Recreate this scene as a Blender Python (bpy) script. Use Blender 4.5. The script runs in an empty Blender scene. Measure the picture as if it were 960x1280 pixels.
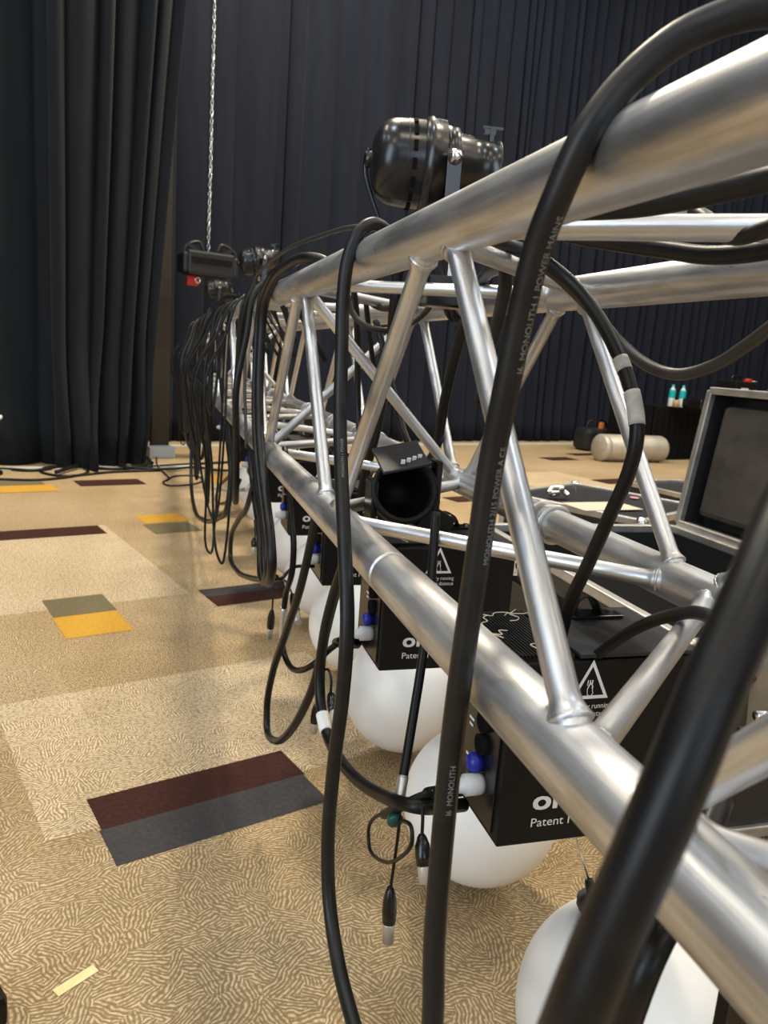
import bpy, bmesh, math, random
from mathutils import Vector, Matrix
PI = math.pi
C = bpy.context.scene.collection
random.seed(4)

# ------------------------------------------------------------------ camera
F = 960.0; CX, CY = 480.0, 640.0
H = 1.05                                     # lens height above the carpet
def _ray(x, y): return Vector(((x-CX)/F, (y-CY)/F, 1.0))
vp = (198.884, 426.244); hs = 0.0729282
d_ = _ray(*vp).normalized()
n_ = d_.cross(_ray(vp[0]+500, vp[1]+500*hs)).normalized()
if n_.y < 0: n_ = -n_
r_ = n_.cross(d_).normalized()
if r_.x < 0: r_ = -r_
def to_world(q): return Vector((q.dot(r_), q.dot(d_), H - q.dot(n_)))
def P(x, y, X=None, Y=None, Z=None, z=None):
    """the point of the place seen at (x, y) on the plane X=, Y=, Z= or at depth z="""
    q = _ray(x, y)
    if X is not None: s = X/q.dot(r_)
    elif Y is not None: s = Y/q.dot(d_)
    elif Z is not None: s = (H-Z)/q.dot(n_)
    else: s = z
    return to_world(q*s)
cam_d = bpy.data.cameras.new('camera'); cam = bpy.data.objects.new('camera', cam_d); C.objects.link(cam)
bpy.context.scene.camera = cam
ax = to_world(Vector((1,0,0)))-Vector((0,0,H)); ay = -(to_world(Vector((0,1,0)))-Vector((0,0,H))); az = -(to_world(Vector((0,0,1)))-Vector((0,0,H)))
M = Matrix((ax, ay, az)).transposed().to_4x4(); M.translation = Vector((0,0,H)); cam.matrix_world = M
cam_d.sensor_fit = 'VERTICAL'; cam_d.sensor_height = 36.0; cam_d.sensor_width = 27.0
cam_d.lens = 36.0*F/1280; cam_d.clip_start = 0.01; cam_d.clip_end = 100
cam_d.dof.use_dof = True; cam_d.dof.focus_distance = 0.95; cam_d.dof.aperture_fstop = 11.5

# ------------------------------------------------------------------ materials
def mat(name, col, rough=0.5, metal=0.0, spec=0.5, noise=None, bump=None, coat=0):
    m = bpy.data.materials.new(name); m.use_nodes = True
    nt = m.node_tree; b = nt.nodes['Principled BSDF']
    b.inputs['Base Color'].default_value = (*col, 1); b.inputs['Roughness'].default_value = rough
    b.inputs['Metallic'].default_value = metal; b.inputs['Specular IOR Level'].default_value = spec
    b.inputs['Coat Weight'].default_value = coat
    if noise:
        sc, col2, lo, hi, stretch = noise
        tc = nt.nodes.new('ShaderNodeTexCoord'); mp = nt.nodes.new('ShaderNodeMapping'); mp.inputs['Scale'].default_value = stretch
        nz = nt.nodes.new('ShaderNodeTexNoise'); nz.inputs['Scale'].default_value = sc; nz.inputs['Detail'].default_value = 6; nz.inputs['Roughness'].default_value = .65
        rp = nt.nodes.new('ShaderNodeValToRGB'); rp.color_ramp.elements[0].position = lo; rp.color_ramp.elements[1].position = hi
        rp.color_ramp.elements[0].color = (*col, 1); rp.color_ramp.elements[1].color = (*col2, 1)
        nt.links.new(tc.outputs['Object'], mp.inputs['Vector']); nt.links.new(mp.outputs['Vector'], nz.inputs['Vector'])
        nt.links.new(nz.outputs['Fac'], rp.inputs['Fac']); nt.links.new(rp.outputs['Color'], b.inputs['Base Color'])
    if bump:
        tc2 = nt.nodes.new('ShaderNodeTexCoord'); nb = nt.nodes.new('ShaderNodeTexNoise'); nb.inputs['Scale'].default_value = bump[0]; nb.inputs['Detail'].default_value = 4
        bp = nt.nodes.new('ShaderNodeBump'); bp.inputs['Strength'].default_value = bump[1]; bp.inputs['Distance'].default_value = bump[2]
        nt.links.new(tc2.outputs['Object'], nb.inputs['Vector']); nt.links.new(nb.outputs['Fac'], bp.inputs['Height']); nt.links.new(bp.outputs['Normal'], b.inputs['Normal'])
    return m

def aluminium(name, along):
    m = bpy.data.materials.new(name); m.use_nodes = True; nt = m.node_tree; N = nt.nodes.new; L = nt.links.new
    b = nt.nodes['Principled BSDF']; b.inputs['Metallic'].default_value = .93
    tc = N('ShaderNodeTexCoord')
    def noise(scale, st, det=6):
        mp = N('ShaderNodeMapping'); mp.inputs['Scale'].default_value = st if along == 'Y' else (st[0], st[2], st[1])
        n = N('ShaderNodeTexNoise'); n.inputs['Scale'].default_value = scale; n.inputs['Detail'].default_value = det; n.inputs['Roughness'].default_value = .6
        L(tc.outputs['Object'], mp.inputs['Vector']); L(mp.outputs['Vector'], n.inputs['Vector']); return n
    def ramp(src, a, ca, c, cc):
        r = N('ShaderNodeValToRGB'); r.color_ramp.elements[0].position = a; r.color_ramp.elements[1].position = c
        r.color_ramp.elements[0].color = (*ca, 1); r.color_ramp.elements[1].color = (*cc, 1); L(src, r.inputs['Fac']); return r
    n1 = noise(9, (2.2, .35, 2.2)); base = ramp(n1.outputs['Fac'], .3, (.62, .635, .66), .7, (.84, .855, .88))
    n2 = noise(30, (1, .16, 1), 8); st = ramp(n2.outputs['Fac'], .47, (0, 0, 0), .62, (1, 1, 1))
    mx = N('ShaderNodeMixRGB'); mx.inputs['Color2'].default_value = (.46, .45, .44, 1)
    ml = N('ShaderNodeMath'); ml.operation = 'MULTIPLY'; ml.inputs[1].default_value = .8
    L(st.outputs['Color'], ml.inputs[0]); L(ml.outputs[0], mx.inputs['Fac']); L(base.outputs['Color'], mx.inputs['Color1'])
    n4 = noise(120, (1, .5, 1), 3); sp = ramp(n4.outputs['Fac'], .70, (0, 0, 0), .74, (1, 1, 1))
    m2 = N('ShaderNodeMixRGB'); m2.inputs['Color2'].default_value = (.2, .19, .18, 1)
    ml2 = N('ShaderNodeMath'); ml2.operation = 'MULTIPLY'; ml2.inputs[1].default_value = .6
    L(sp.outputs['Color'], ml2.inputs[0]); L(ml2.outputs[0], m2.inputs['Fac']); L(mx.outputs['Color'], m2.inputs['Color1'])
    n5 = noise(95, (1, .045, 1), 4); ln = ramp(n5.outputs['Fac'], .40, (.74, .73, .72), .60, (1, 1, 1))
    m3 = N('ShaderNodeMixRGB'); m3.blend_type = 'MULTIPLY'; m3.inputs['Fac'].default_value = .85; L(m2.outputs['Color'], m3.inputs['Color1']); L(ln.outputs['Color'], m3.inputs['Color2'])
    n6 = noise(6.5, (1.5, .8, 1.5), 5); dt = ramp(n6.outputs['Fac'], .54, (1, 1, 1), .68, (.80, .73, .64))
    m4 = N('ShaderNodeMixRGB'); m4.blend_type = 'MULTIPLY'; m4.inputs['Fac'].default_value = .7; L(m3.outputs['Color'], m4.inputs['Color1']); L(dt.outputs['Color'], m4.inputs['Color2'])
    L(m4.outputs['Color'], b.inputs['Base Color'])
    n3 = noise(22, (1, .25, 1)); rg = ramp(n3.outputs['Fac'], .3, (.33, .33, .33), .7, (.50, .50, .50)); L(rg.outputs['Color'], b.inputs['Roughness'])
    bp = N('ShaderNodeBump'); bp.inputs['Strength'].default_value = .22; bp.inputs['Distance'].default_value = .002
    L(n5.outputs['Fac'], bp.inputs['Height']); L(bp.outputs['Normal'], b.inputs['Normal'])
    return m
ALU = aluminium('worn_aluminium_chord', 'Y'); ALU_B = aluminium('worn_aluminium_brace', 'Z')
ALU_D = mat('dull_aluminium', (.45,.44,.42), .45, .9, noise=(14,(.66,.65,.62),.3,.7,(1,1,1)))
CHROME = mat('bright_steel', (.75,.75,.75), .22, 1)
CABLE = mat('black_rubber', (.004,.004,.0045), .40, 0, .28, noise=(60,(.009,.009,.009),.45,.8,(1,1,1)))
CABLE2 = mat('dusty_black_rubber', (.006,.006,.0065), .42, 0, .32, noise=(40,(.014,.0135,.013),.4,.75,(1,1,1)))
CABLEG = mat('grey_brown_rubber', (.035,.032,.027), .42, 0, .4)
CABLEW = mat('pale_grey_rubber', (.42,.41,.38), .5)
PRINT = mat('pale_print', (.22,.22,.21), .6)
BLACKP = mat('black_powder_coat', (.0045,.0045,.005), .55, 0, .22, bump=(350,.12,.001))
BLACKT = mat('dark_grey_plate', (.022,.023,.025), .42, .2, .4, noise=(60,(.034,.034,.035),.5,.8,(1,1,1)))
BLACKG = mat('black_gloss', (.006,.006,.0065), .26, 0, .45)
PARB = mat('black_lamp_enamel', (.012,.012,.014), .27, .2, .55, noise=(9,(.02,.02,.02),.4,.7,(1,1,1)))
DARK = mat('matt_black', (.006,.006,.006), .9, 0, .1)
WHITE = mat('white_print', (.78,.78,.78), .5)
TAPEW = mat('white_tape', (.82,.82,.8), .6)
TAPEG = mat('grey_tape', (.30,.29,.26), .6, noise=(40,(.5,.48,.43),.4,.7,(1,1,1)))
TAPEY = mat('yellow_tape', (.75,.66,.30), .6, noise=(60,(.82,.75,.42),.4,.7,(1,1,1)))
BLUEP = mat('blue_plastic', (.01,.02,.30), .4)
GREYP = mat('pale_grey_plastic', (.55,.57,.58), .45)
GREEN = mat('green_plastic', (.006,.07,.05), .35)
GLOBE = mat('white_globe', (.88,.86,.83), .42, 0, .4, noise=(3,(.86,.84,.80),.4,.7,(1,1,1)))
CLEAR = mat('silver_sleeve', (.55,.55,.54), .3, .7)
RED = mat('red_paint', (.45,.02,.015), .4)
TEAL = mat('teal_label', (.0,.36,.40), .5)
KRAFT = mat('kraft_label', (.5,.36,.2), .7)
FOAM = mat('dark_foam', (.045,.04,.036), .95, 0, .1, noise=(7,(.10,.085,.07),.35,.7,(1,.5,.6)))
LAMIN = mat('black_laminate', (.018,.018,.019), .4, 0, .5, bump=(500,.2,.0006))
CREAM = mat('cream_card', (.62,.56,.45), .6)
BEIGEM = mat('beige_metal', (.55,.5,.42), .42, .35, noise=(6,(.42,.38,.32),.4,.7,(1,1,1)))
BROWN = mat('brown_board', (.018,.014,.008), .7, noise=(3,(.028,.021,.012),.3,.7,(4,4,.5)))
PALEB = mat('pale_blue_block', (.42,.50,.58), .5)
ORANGE = mat('orange_plastic', (.75,.2,.03), .5)
SKIN = mat('pale_strip', (.5,.5,.42), .6)
WALL = mat('wall_paint', (.16,.15,.14), .8, noise=(1.2,(.14,.13,.12),.4,.6,(1,1,1)))
CEIL = mat('ceiling_tile', (.12,.12,.12), .9, noise=(2,(.10,.10,.10),.4,.6,(1,1,1)))
BOTT = mat('clear_bottle', (.6,.66,.68), .15, 0, .5)
def curtain_mat(name, c1, c2):
    m = mat(name, c1, .9, 0, .12, noise=(2.5, c2, .35, .7, (3,3,.35)), bump=(600,.25,.001))
    m.node_tree.nodes['Principled BSDF'].inputs['Sheen Weight'].default_value = .03
    return m
CURT = curtain_mat('black_blue_drape', (.0095,.0122,.0205), (.0135,.0168,.027))
CURT2 = curtain_mat('black_drape', (.0105,.0130,.0165), (.015,.018,.0215))

GRID = math.radians(18.3)                     # the carpet and the hall stand at this angle to the truss
def carpet(name, lift):
    m = bpy.data.materials.new(name); m.use_nodes = True; nt = m.node_tree; N = nt.nodes.new; L = nt.links.new
    b = nt.nodes['Principled BSDF']; b.inputs['Roughness'].default_value = .95; b.inputs['Specular IOR Level'].default_value = .1
    tc = N('ShaderNodeTexCoord'); mp = N('ShaderNodeMapping'); mp.inputs['Rotation'].default_value = (0,0,-GRID)
    L(tc.outputs['Object'], mp.inputs['Vector'])
    def math_(op, a, bb=None):
        n = N('ShaderNodeMath'); n.operation = op
        for i, v in enumerate((a, bb)):
            if v is None: continue
            if isinstance(v, (int, float)): n.inputs[i].default_value = v
            else: L(v, n.inputs[i])
        return n.outputs[0]
    # warped coordinates
    nz = N('ShaderNodeTexNoise'); nz.inputs['Scale'].default_value = 16; nz.inputs['Detail'].default_value = 3; L(mp.outputs['Vector'], nz.inputs['Vector'])
    sub = N('ShaderNodeVectorMath'); sub.operation = 'SUBTRACT'; sub.inputs[1].default_value = (.5,.5,.5); L(nz.outputs['Color'], sub.inputs[0])
    scl = N('ShaderNodeVectorMath'); scl.operation = 'SCALE'; scl.inputs['Scale'].default_value = .035; L(sub.outputs[0], scl.inputs[0])
    add = N('ShaderNodeVectorMath'); add.operation = 'ADD'; L(mp.outputs['Vector'], add.inputs[0]); L(scl.outputs[0], add.inputs[1])
    vo = N('ShaderNodeTexVoronoi'); vo.inputs['Scale'].default_value = 23; vo.voronoi_dimensions = '2D'; L(add.outputs[0], vo.inputs['Vector'])
    sx = N('ShaderNodeSeparateXYZ'); L(vo.outputs['Color'], sx.inputs[0])
    th = math_('MULTIPLY', sx.outputs[0], PI*2)
    xy = N('ShaderNodeSeparateXYZ'); L(add.outputs[0], xy.inputs[0])
    ph = math_('ADD', math_('MULTIPLY', xy.outputs[0], math_('COSINE', th)), math_('MULTIPLY', xy.outputs[1], math_('SINE', th)))
    st = math_('SINE', math_('MULTIPLY', ph, 860.0))
    s01 = math_('ADD', math_('MULTIPLY', st, .5), .5)
    brk = N('ShaderNodeTexNoise'); brk.inputs['Scale'].default_value = 110; brk.inputs['Detail'].default_value = 2; L(mp.outputs['Vector'], brk.inputs['Vector'])
    # larger tiles: patches woven lighter with more contrast
    bk = N('ShaderNodeTexBrick'); bk.offset = .5; bk.inputs['Scale'].default_value = 1.0; bk.inputs['Brick Width'].default_value = 1.0; bk.inputs['Row Height'].default_value = .5
    bk.inputs['Mortar Size'].default_value = 0; bk.inputs['Color1'].default_value = (0,0,0,1); bk.inputs['Color2'].default_value = (1,1,1,1)
    L(mp.outputs['Vector'], bk.inputs['Vector'])
    big = N('ShaderNodeTexNoise'); big.inputs['Scale'].default_value = 1.1; big.inputs['Detail'].default_value = 4; L(mp.outputs['Vector'], big.inputs['Vector'])
    patch = math_('ADD', math_('MULTIPLY', bk.outputs['Color'], .12), math_('ADD', math_('MULTIPLY', big.outputs['Fac'], .70), lift))
    bkr = N('ShaderNodeMapRange'); bkr.inputs['From Min'].default_value = .36; bkr.inputs['From Max'].default_value = .56; L(brk.outputs['Fac'], bkr.inputs['Value'])
    fac = math_('ADD', math_('MULTIPLY', math_('POWER', s01, 1.3), math_('ADD', math_('MULTIPLY', bkr.outputs[0], .50), .12)), math_('MULTIPLY', brk.outputs['Fac'], .16))
    rp = N('ShaderNodeValToRGB'); e = rp.color_ramp.elements
    e[0].position = .0; e[0].color = (.24,.175,.098,1); e[1].position = .72; e[1].color = (.74,.635,.47,1)
    L(math_('MULTIPLY', fac, math_('ADD', patch, .55)), rp.inputs['Fac'])
    tint = N('ShaderNodeMixRGB'); tint.blend_type = 'MULTIPLY'; tint.inputs['Fac'].default_value = 1
    r2 = N('ShaderNodeValToRGB'); r2.color_ramp.elements[0].position = .2; r2.color_ramp.elements[0].color = (.80,.70,.54,1); r2.color_ramp.elements[1].position = .9; r2.color_ramp.elements[1].color = (1,.96,.9,1)
    L(patch, r2.inputs['Fac']); L(rp.outputs['Color'], tint.inputs['Color1']); L(r2.outputs['Color'], tint.inputs['Color2'])
    L(tint.outputs['Color'], b.inputs['Base Color'])
    bp = N('ShaderNodeBump'); bp.inputs['Strength'].default_value = .4; bp.inputs['Distance'].default_value = .003; L(fac, bp.inputs['Height']); L(bp.outputs['Normal'], b.inputs['Normal'])
    return m
CARPET = carpet('patterned_carpet', .02); CARPET_L = carpet('paler_patterned_carpet', .42)
def inlay(name, c, c2): return mat(name, c, .95, 0, .1, noise=(90, c2, .4, .75, (1,1,1)))
IN_BROWN = inlay('brown_carpet', (.042,.017,.013), (.066,.030,.023))
IN_GREY = inlay('slate_carpet', (.050,.047,.048), (.072,.067,.067))
IN_OLIVE = inlay('olive_carpet', (.14,.115,.065), (.19,.16,.095))
IN_GOLD = inlay('gold_carpet', (.50,.27,.035), (.60,.35,.06))

# ------------------------------------------------------------------ mesh helpers
class MB:
    def __init__(s): s.v = []; s.f = []; s.mi = []; s.sm = []; s.cur = 0
    def add(s, vs, fs, smooth=True):
        o = len(s.v); s.v += [tuple(v) for v in vs]
        for f in fs: s.f.append([i+o for i in f]); s.mi.append(s.cur); s.sm.append(smooth)
        return s
    def box(s, c, size, R=None):
        c = Vector(c); hx, hy, hz = [k/2 for k in size]
        vs = [Vector((x,y,z)) for x in (-hx,hx) for y in (-hy,hy) for z in (-hz,hz)]
        vs = [c+(R@v if R else v) for v in vs]
        return s.add(vs, [(0,1,3,2),(4,6,7,5),(0,4,5,1),(2,3,7,6),(0,2,6,4),(1,5,7,3)], False)
    def sweep(s, pts, rad, n=12, cap=True):
        pts = [Vector(p) for p in pts]; m = len(pts)
        rads = rad if isinstance(rad, (list, tuple)) else [rad]*m
        T = [(pts[min(i+1,m-1)]-pts[max(i-1,0)]).normalized() for i in range(m)]
        a = Vector((0,0,1)) if abs(T[0].z) < .9 else Vector((1,0,0))
        u = (a - T[0]*a.dot(T[0])).normalized(); vs = []
        for i in range(m):
            u = (u - T[i]*u.dot(T[i])).normalized(); w = T[i].cross(u)
            for k in range(n):
                t = 2*PI*k/n; vs.append(pts[i]+(u*math.cos(t)+w*math.sin(t))*rads[i])
        fs = [(i*n+k, i*n+(k+1)%n, (i+1)*n+(k+1)%n, (i+1)*n+k) for i in range(m-1) for k in range(n)]
        s.add(vs, fs)
        if cap:
            o = len(s.v)-len(vs)
            s.f.append([o+k for k in reversed(range(n))]); s.mi.append(s.cur); s.sm.append(False)
            s.f.append([o+(m-1)*n+k for k in range(n)]); s.mi.append(s.cur); s.sm.append(False)
        return s
    def lathe(s, prof, M=None, n=28, flat=False):
        """profile (axial, radius) turned about the local Z axis"""
        vs = []
        for (h, r) in prof:
            for k in range(n):
                t = 2*PI*k/n; v = Vector((r*math.cos(t), r*math.sin(t), h)); vs.append(M@v if M else v)
        m = len(prof)
        return s.add(vs, [(i*n+k, i*n+(k+1)%n, (i+1)*n+(k+1)%n, (i+1)*n+k) for i in range(m-1) for k in range(n)], not flat)
    def torus(s, c, axis, R, r, n=24, k=8):
        c = Vector(c); Q = Vector((0,0,1)).rotation_difference(Vector(axis).normalized()).to_matrix()
        pts = []
        vs = []
        for i in range(n):
            a = 2*PI*i/n
            for j in range(k):
                bta = 2*PI*j/k; vs.append(c+Q@Vector(((R+r*math.cos(bta))*math.cos(a), (R+r*math.cos(bta))*math.sin(a), r*math.sin(bta))))
        return s.add(vs, [(i*k+j, ((i+1)%n)*k+j, ((i+1)%n)*k+(j+1)%k, i*k+(j+1)%k) for i in range(n) for j in range(k)])
    def build(s, name, mats, parent=None, bevel=0, loc=None, autos=False):
        me = bpy.data.meshes.new(name); me.from_pydata(s.v, [], s.f); me.update()
        for m_ in (mats if isinstance(mats, list) else [mats]): me.materials.append(m_)
        for p, i, sm in zip(me.polygons, s.mi, s.sm): p.material_index = i; p.use_smooth = sm
        bm = bmesh.new(); bm.from_mesh(me); bmesh.ops.recalc_face_normals(bm, faces=bm.faces); bm.to_mesh(me); bm.free()
        o = bpy.data.objects.new(name, me); C.objects.link(o)
        if parent: o.parent = parent
        if loc: o.location = loc
        if bevel:
            b = o.modifiers.new('edge', 'BEVEL'); b.width = bevel; b.segments = 2; b.limit_method = 'ANGLE'
        return o
def tag(o, label=None, cat=None, group=None, kind=None):
    if label: o['label'] = label
    if cat: o['category'] = cat
    if group: o['group'] = group
    if kind: o['kind'] = kind
    return o
def thing(name, loc, label, cat, group=None, rz=0):
    o = bpy.data.objects.new(name, None); C.objects.link(o); o.location = loc; o.rotation_euler = (0,0,rz); o.empty_display_size = .05
    return tag(o, label, cat, group)
def copy_tree(o, parent=None):
    c = o.copy(); C.objects.link(c)
    if parent is not None: c.parent = parent
    for ch in list(o.children): copy_tree(ch, c)
    return c
def spline(pts, sub=8):
    pts = [Vector(p) for p in pts]; out = []
    q = [pts[0]*2-pts[1]]+pts+[pts[-1]*2-pts[-2]]
    for i in range(1, len(q)-2):
        p0, p1, p2, p3 = q[i-1:i+3]
        # centripetal Catmull-Rom
        t0 = 0; t1 = t0+max((p1-p0).length, 1e-6)**.5; t2 = t1+max((p2-p1).length, 1e-6)**.5; t3 = t2+max((p3-p2).length, 1e-6)**.5
        for k in range(sub):
            t = t1+(t2-t1)*k/sub
            a1 = p0*((t1-t)/(t1-t0))+p1*((t-t0)/(t1-t0)); a2 = p1*((t2-t)/(t2-t1))+p2*((t-t1)/(t2-t1)); a3 = p2*((t3-t)/(t3-t2))+p3*((t-t2)/(t3-t2))
            b1 = a1*((t2-t)/(t2-t0))+a2*((t-t0)/(t2-t0)); b2 = a2*((t3-t)/(t3-t1))+a3*((t-t1)/(t3-t1))
            out.append(b1*((t2-t)/(t2-t1))+b2*((t-t1)/(t2-t1)))
    out.append(pts[-1]); return out
_tc = {}
def text_geo(s, size):
    """vertices and faces of a line of lettering lying in the XY plane"""
    if s not in _tc:
        cu = bpy.data.curves.new('lettering', 'FONT'); cu.body = s; cu.size = 1; cu.resolution_u = 3
        o = bpy.data.objects.new('lettering', cu); C.objects.link(o)
        me = o.to_mesh(); _tc[s] = ([v.co.copy() for v in me.vertices], [list(p.vertices) for p in me.polygons])
        o.to_mesh_clear(); bpy.data.objects.remove(o); bpy.data.curves.remove(cu)
    v, f = _tc[s]
    return [x*size for x in v], f

# ------------------------------------------------------------------ the hall
RU = Vector((math.cos(GRID), math.sin(GRID), 0)); RV = Vector((-math.sin(GRID), math.cos(GRID), 0))
def UV(u, v, z=0): return RU*u+RV*v+Vector((0,0,z))
U0, U1, V0, V1, HC = -7.0, 20.0, -8.0, 8.9, 7.5
fl = MB(); fl.add([UV(U0,V0),UV(U1,V0),UV(U1,V1),UV(U0,V1)], [(0,1,2,3)], False)
NS = [0]
def strip(x, y, w, dp, mi, corner='far_left', z=.0006):
    NS[0] += 1; z = .0004+.00012*NS[0]
    """carpet inlay w long, dp deep with its far left corner where the photo has it"""
    p = P(x, y, Z=0); u = p.dot(RU); v = p.dot(RV); fl.cur = mi
    fl.add([UV(u,v-dp,z),UV(u+w,v-dp,z),UV(u+w,v,z),UV(u,v,z)], [(0,1,2,3)], False)
W_, D_ = .5, .134
def patch(far, near):
    a, b_ = P(*far, Z=0), P(*near, Z=0); v0, v1 = b_.dot(RV), a.dot(RV); u0 = near_u = (a.dot(RU)+b_.dot(RU))/2
    return u0, v0, v1
for (fa, ne, sgn_) in (((150,655),(212,745),-1),((-2,882),(50,1055),1),((820,585),(700,640),-1)):
    u0, v0, v1 = patch(fa, ne); u1 = u0+sgn_*1.0; NS[0] += 1; z = .0004+.00012*NS[0]; fl.cur = 5
    fl.add([UV(min(u0,u1),v0,z),UV(max(u0,u1),v0,z),UV(max(u0,u1),v1,z),UV(min(u0,u1),v1,z)], [(0,1,2,3)], False)
strip(108,1000,W_,D_,1); strip(124,1039,W_,D_,2)
strip(52,751,.235,.225,3); strip(65,773,.235,.235,4)
strip(247,738,W_,D_,2); strip(257,746.5,W_,D_,1)
strip(168,645,.27,.22,4); strip(178,656,.27,.24,3)
strip(91,601,.47,.24,1); strip(-40,667,.65,.2,1)
strip(-40,602,.46,.25,3); strip(-35,609,.5,.25,4)
strip(244,595.5,.25,.28,4)
strip(672,572,.48,.25,1); strip(552,622,.45,.2,1); strip(737,600,.46,.25,1); strip(706,567,.5,.2,1)
floor = fl.build('floor', [CARPET, IN_BROWN, IN_GREY, IN_OLIVE, IN_GOLD, CARPET_L]); tag(floor, kind='structure')
def wall(name, a, b, z0=0, z1=HC, m=WALL):
    w = MB(); dirv = (b-a).normalized(); nrm = Vector((-dirv.y, dirv.x, 0))*.1
    w.add([a,b,b+Vector((0,0,z1)),a+Vector((0,0,z1)),a+nrm,b+nrm,b+nrm+Vector((0,0,z1)),a+nrm+Vector((0,0,z1))], [(0,1,2,3),(5,4,7,6),(0,4,5,1),(3,2,6,7),(1,5,6,2),(4,0,3,7)], False)
    return tag(w.build(name, m), kind='structure')
wall('wall_back', UV(U1,V1), UV(U0,V1)); wall('wall_left', UV(U0,V1), UV(U0,V0)); wall('wall_front', UV(U0,V0), UV(U1,V0)); wall('wall_right', UV(U1,V0), UV(U1,V1))
ce = MB(); ce.add([UV(U0,V0,HC),UV(U1,V0,HC),UV(U1,V1,HC),UV(U0,V1,HC),UV(U0,V0,HC+.1),UV(U1,V0,HC+.1),UV(U1,V1,HC+.1),UV(U0,V1,HC+.1)], [(0,3,2,1),(4,5,6,7)], False)
tag(ce.build('ceiling', CEIL), kind='structure')

# pale floor edging in front of the drapes
def edging(name, u0, u1, v, w=.16):
    e = MB(); e.box(UV((u0+u1)/2, v, .004), (u1-u0, w, .008), Matrix.Rotation(GRID,3,'Z')); return tag(e.build(name, SKIN), kind='structure')
edging('trim_1', U0+.05, 2.45, 6.44); edging('trim_2', 2.6, U1-.3, 7.72)

# drapes
def drape(name, label, u0, u1, v, fold, amp, m, seed, top=6.9, ruck=0.0, lean=0.0, nz=26, group=None, spread=0):
    rnd = random.Random(seed); n = int((u1-u0)/.011); b = MB(); vs = []
    # fold phases of uneven width
    edges = [u0]
    while edges[-1] < u1: edges.append(edges[-1]+fold*rnd.uniform(.55, 1.6))
    ks = [(rnd.uniform(.55,1.2), rnd.uniform(-.5,.5), rnd.uniform(-1,1)) for _ in edges]
    import bisect
    for j in range(nz+1):
        z = top*(1-j/nz)**1.0
        low = max(0, 1-z/1.1)
        for i in range(n+1):
            u = u0+(u1-u0)*i/n; k = max(0, min(len(edges)-2, bisect.bisect_right(edges, u)-1))
            t = (u-edges[k])/(edges[k+1]-edges[k]); a, sk, dr = ks[k]
            w = math.sin(PI*t)**(.75)
            dv = -amp*a*w*(1+.15*math.sin(z*1.3+dr*5)) + .02*math.sin(u*1.1+seed)
            dv -= ruck*low**2*(.5+.5*math.sin(u*9+dr*4+z*3))*1.0
            uu = u+lean*(1-z/top)*(u-u0)/(u1-u0)+ .02*sk*math.sin(z*1.1+dr*6)*w + spread*low*sk*.1
            vs.append(UV(uu, v+dv, z+.012))
    fs = [(j*(n+1)+i, j*(n+1)+i+1, (j+1)*(n+1)+i+1, (j+1)*(n+1)+i) for j in range(nz) for i in range(n)]
    b.add(vs, fs); o = b.build(name, m)
    sd = o.modifiers.new('cloth', 'SOLIDIFY'); sd.thickness = .004
    return tag(o, label, 'curtain', group)
uL = P(70,585,Z=0).dot(RU); uE = P(219,578,Z=0).dot(RU)
drape('stage_curtain', 'smooth blue-black stage drape at the far left edge, left of the heavily folded one', U0+.2, uL+.25, 6.80, .42, .08, CURT2, 3, ruck=.12)
drape('stage_curtain', 'heavily folded black stage drape rucked on the floor, left of the hanging chain', uL+.0, uE+.22, 6.56, .2, .13, CURT2, 8, ruck=.22, lean=-.56, spread=1.0)
u_a = P(437,552,Z=0).dot(RU)
drape('stage_curtain', 'plain navy back drape hanging behind the chain hoist', 1.2, 4.0, 8.1, .34, .085, CURT, 12)
drape('stage_curtain', 'navy back drape hanging behind the large black par lamp', 4.04, 5.66, 8.1, .30, .09, CURT, 14)
drape('stage_curtain', 'tightly pleated dark back drape on the right behind the truss tubes', 5.7, 19.6, 8.12, .19, .13, CURT, 17, ruck=.05)
# brown board standing at the edge of the folded drape
pe = P(203,572,Z=0); b = MB(); b.box((0,0,3.3), (.165,.06,6.6)); bd = thing('wooden_flat', (pe.x-.03, pe.y+.16, 0), 'narrow brown upright board at the right edge of the folded black drape', 'board', rz=GRID)
b.build('board', BROWN, bd, bevel=.004)
b = MB(); b.box((-.03,-.12,.05), (.24,.14,.1)); tag(b.build('foot_block', PALEB, bd, bevel=.006), 'pale blue foot block')

# ceiling lights
def ceiling_light(u, v, col, pw, k, size=.9):
    t = thing('ceiling_light', UV(u, v, HC-.06), 'square recessed ceiling light high above the truss', 'ceiling light', 'ceiling lights of the hall', rz=GRID)
    f_ = MB()
    for sx, sy, wx, wy in ((0,size/2,size+.08,.06),(0,-size/2,size+.08,.06),(size/2,0,.06,size),(-size/2,0,.06,size)): f_.box((sx,sy,.02),(wx,wy,.05))
    f_.build('frame', GREYP, t)
    ld = bpy.data.lights.new('lamp', 'AREA'); ld.shape = 'SQUARE'; ld.size = size; ld.energy = pw; ld.color = col
    lo = bpy.data.objects.new('lamp', ld); C.objects.link(lo); lo.parent = t; lo.location = (0,0,-.02)
WARM = (1.0,.87,.68); COOL = (.80,.90,1.0)
k = 0
for u in (-4.5, -.7, 3.1, 6.9, 10.5, 15.0):
    for v in (-5.5, -1.6, 2.3, 5.6):
        pw = 75
        if u == 3.1 and v == 5.6: pw = 560
        if u == -.7 and v == 2.3: pw = 90
        if u == 6.9 and v == 2.3: pw = 190
        ceiling_light(u, v, WARM if (k % 3) else COOL, pw, k, .6); k += 1
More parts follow.
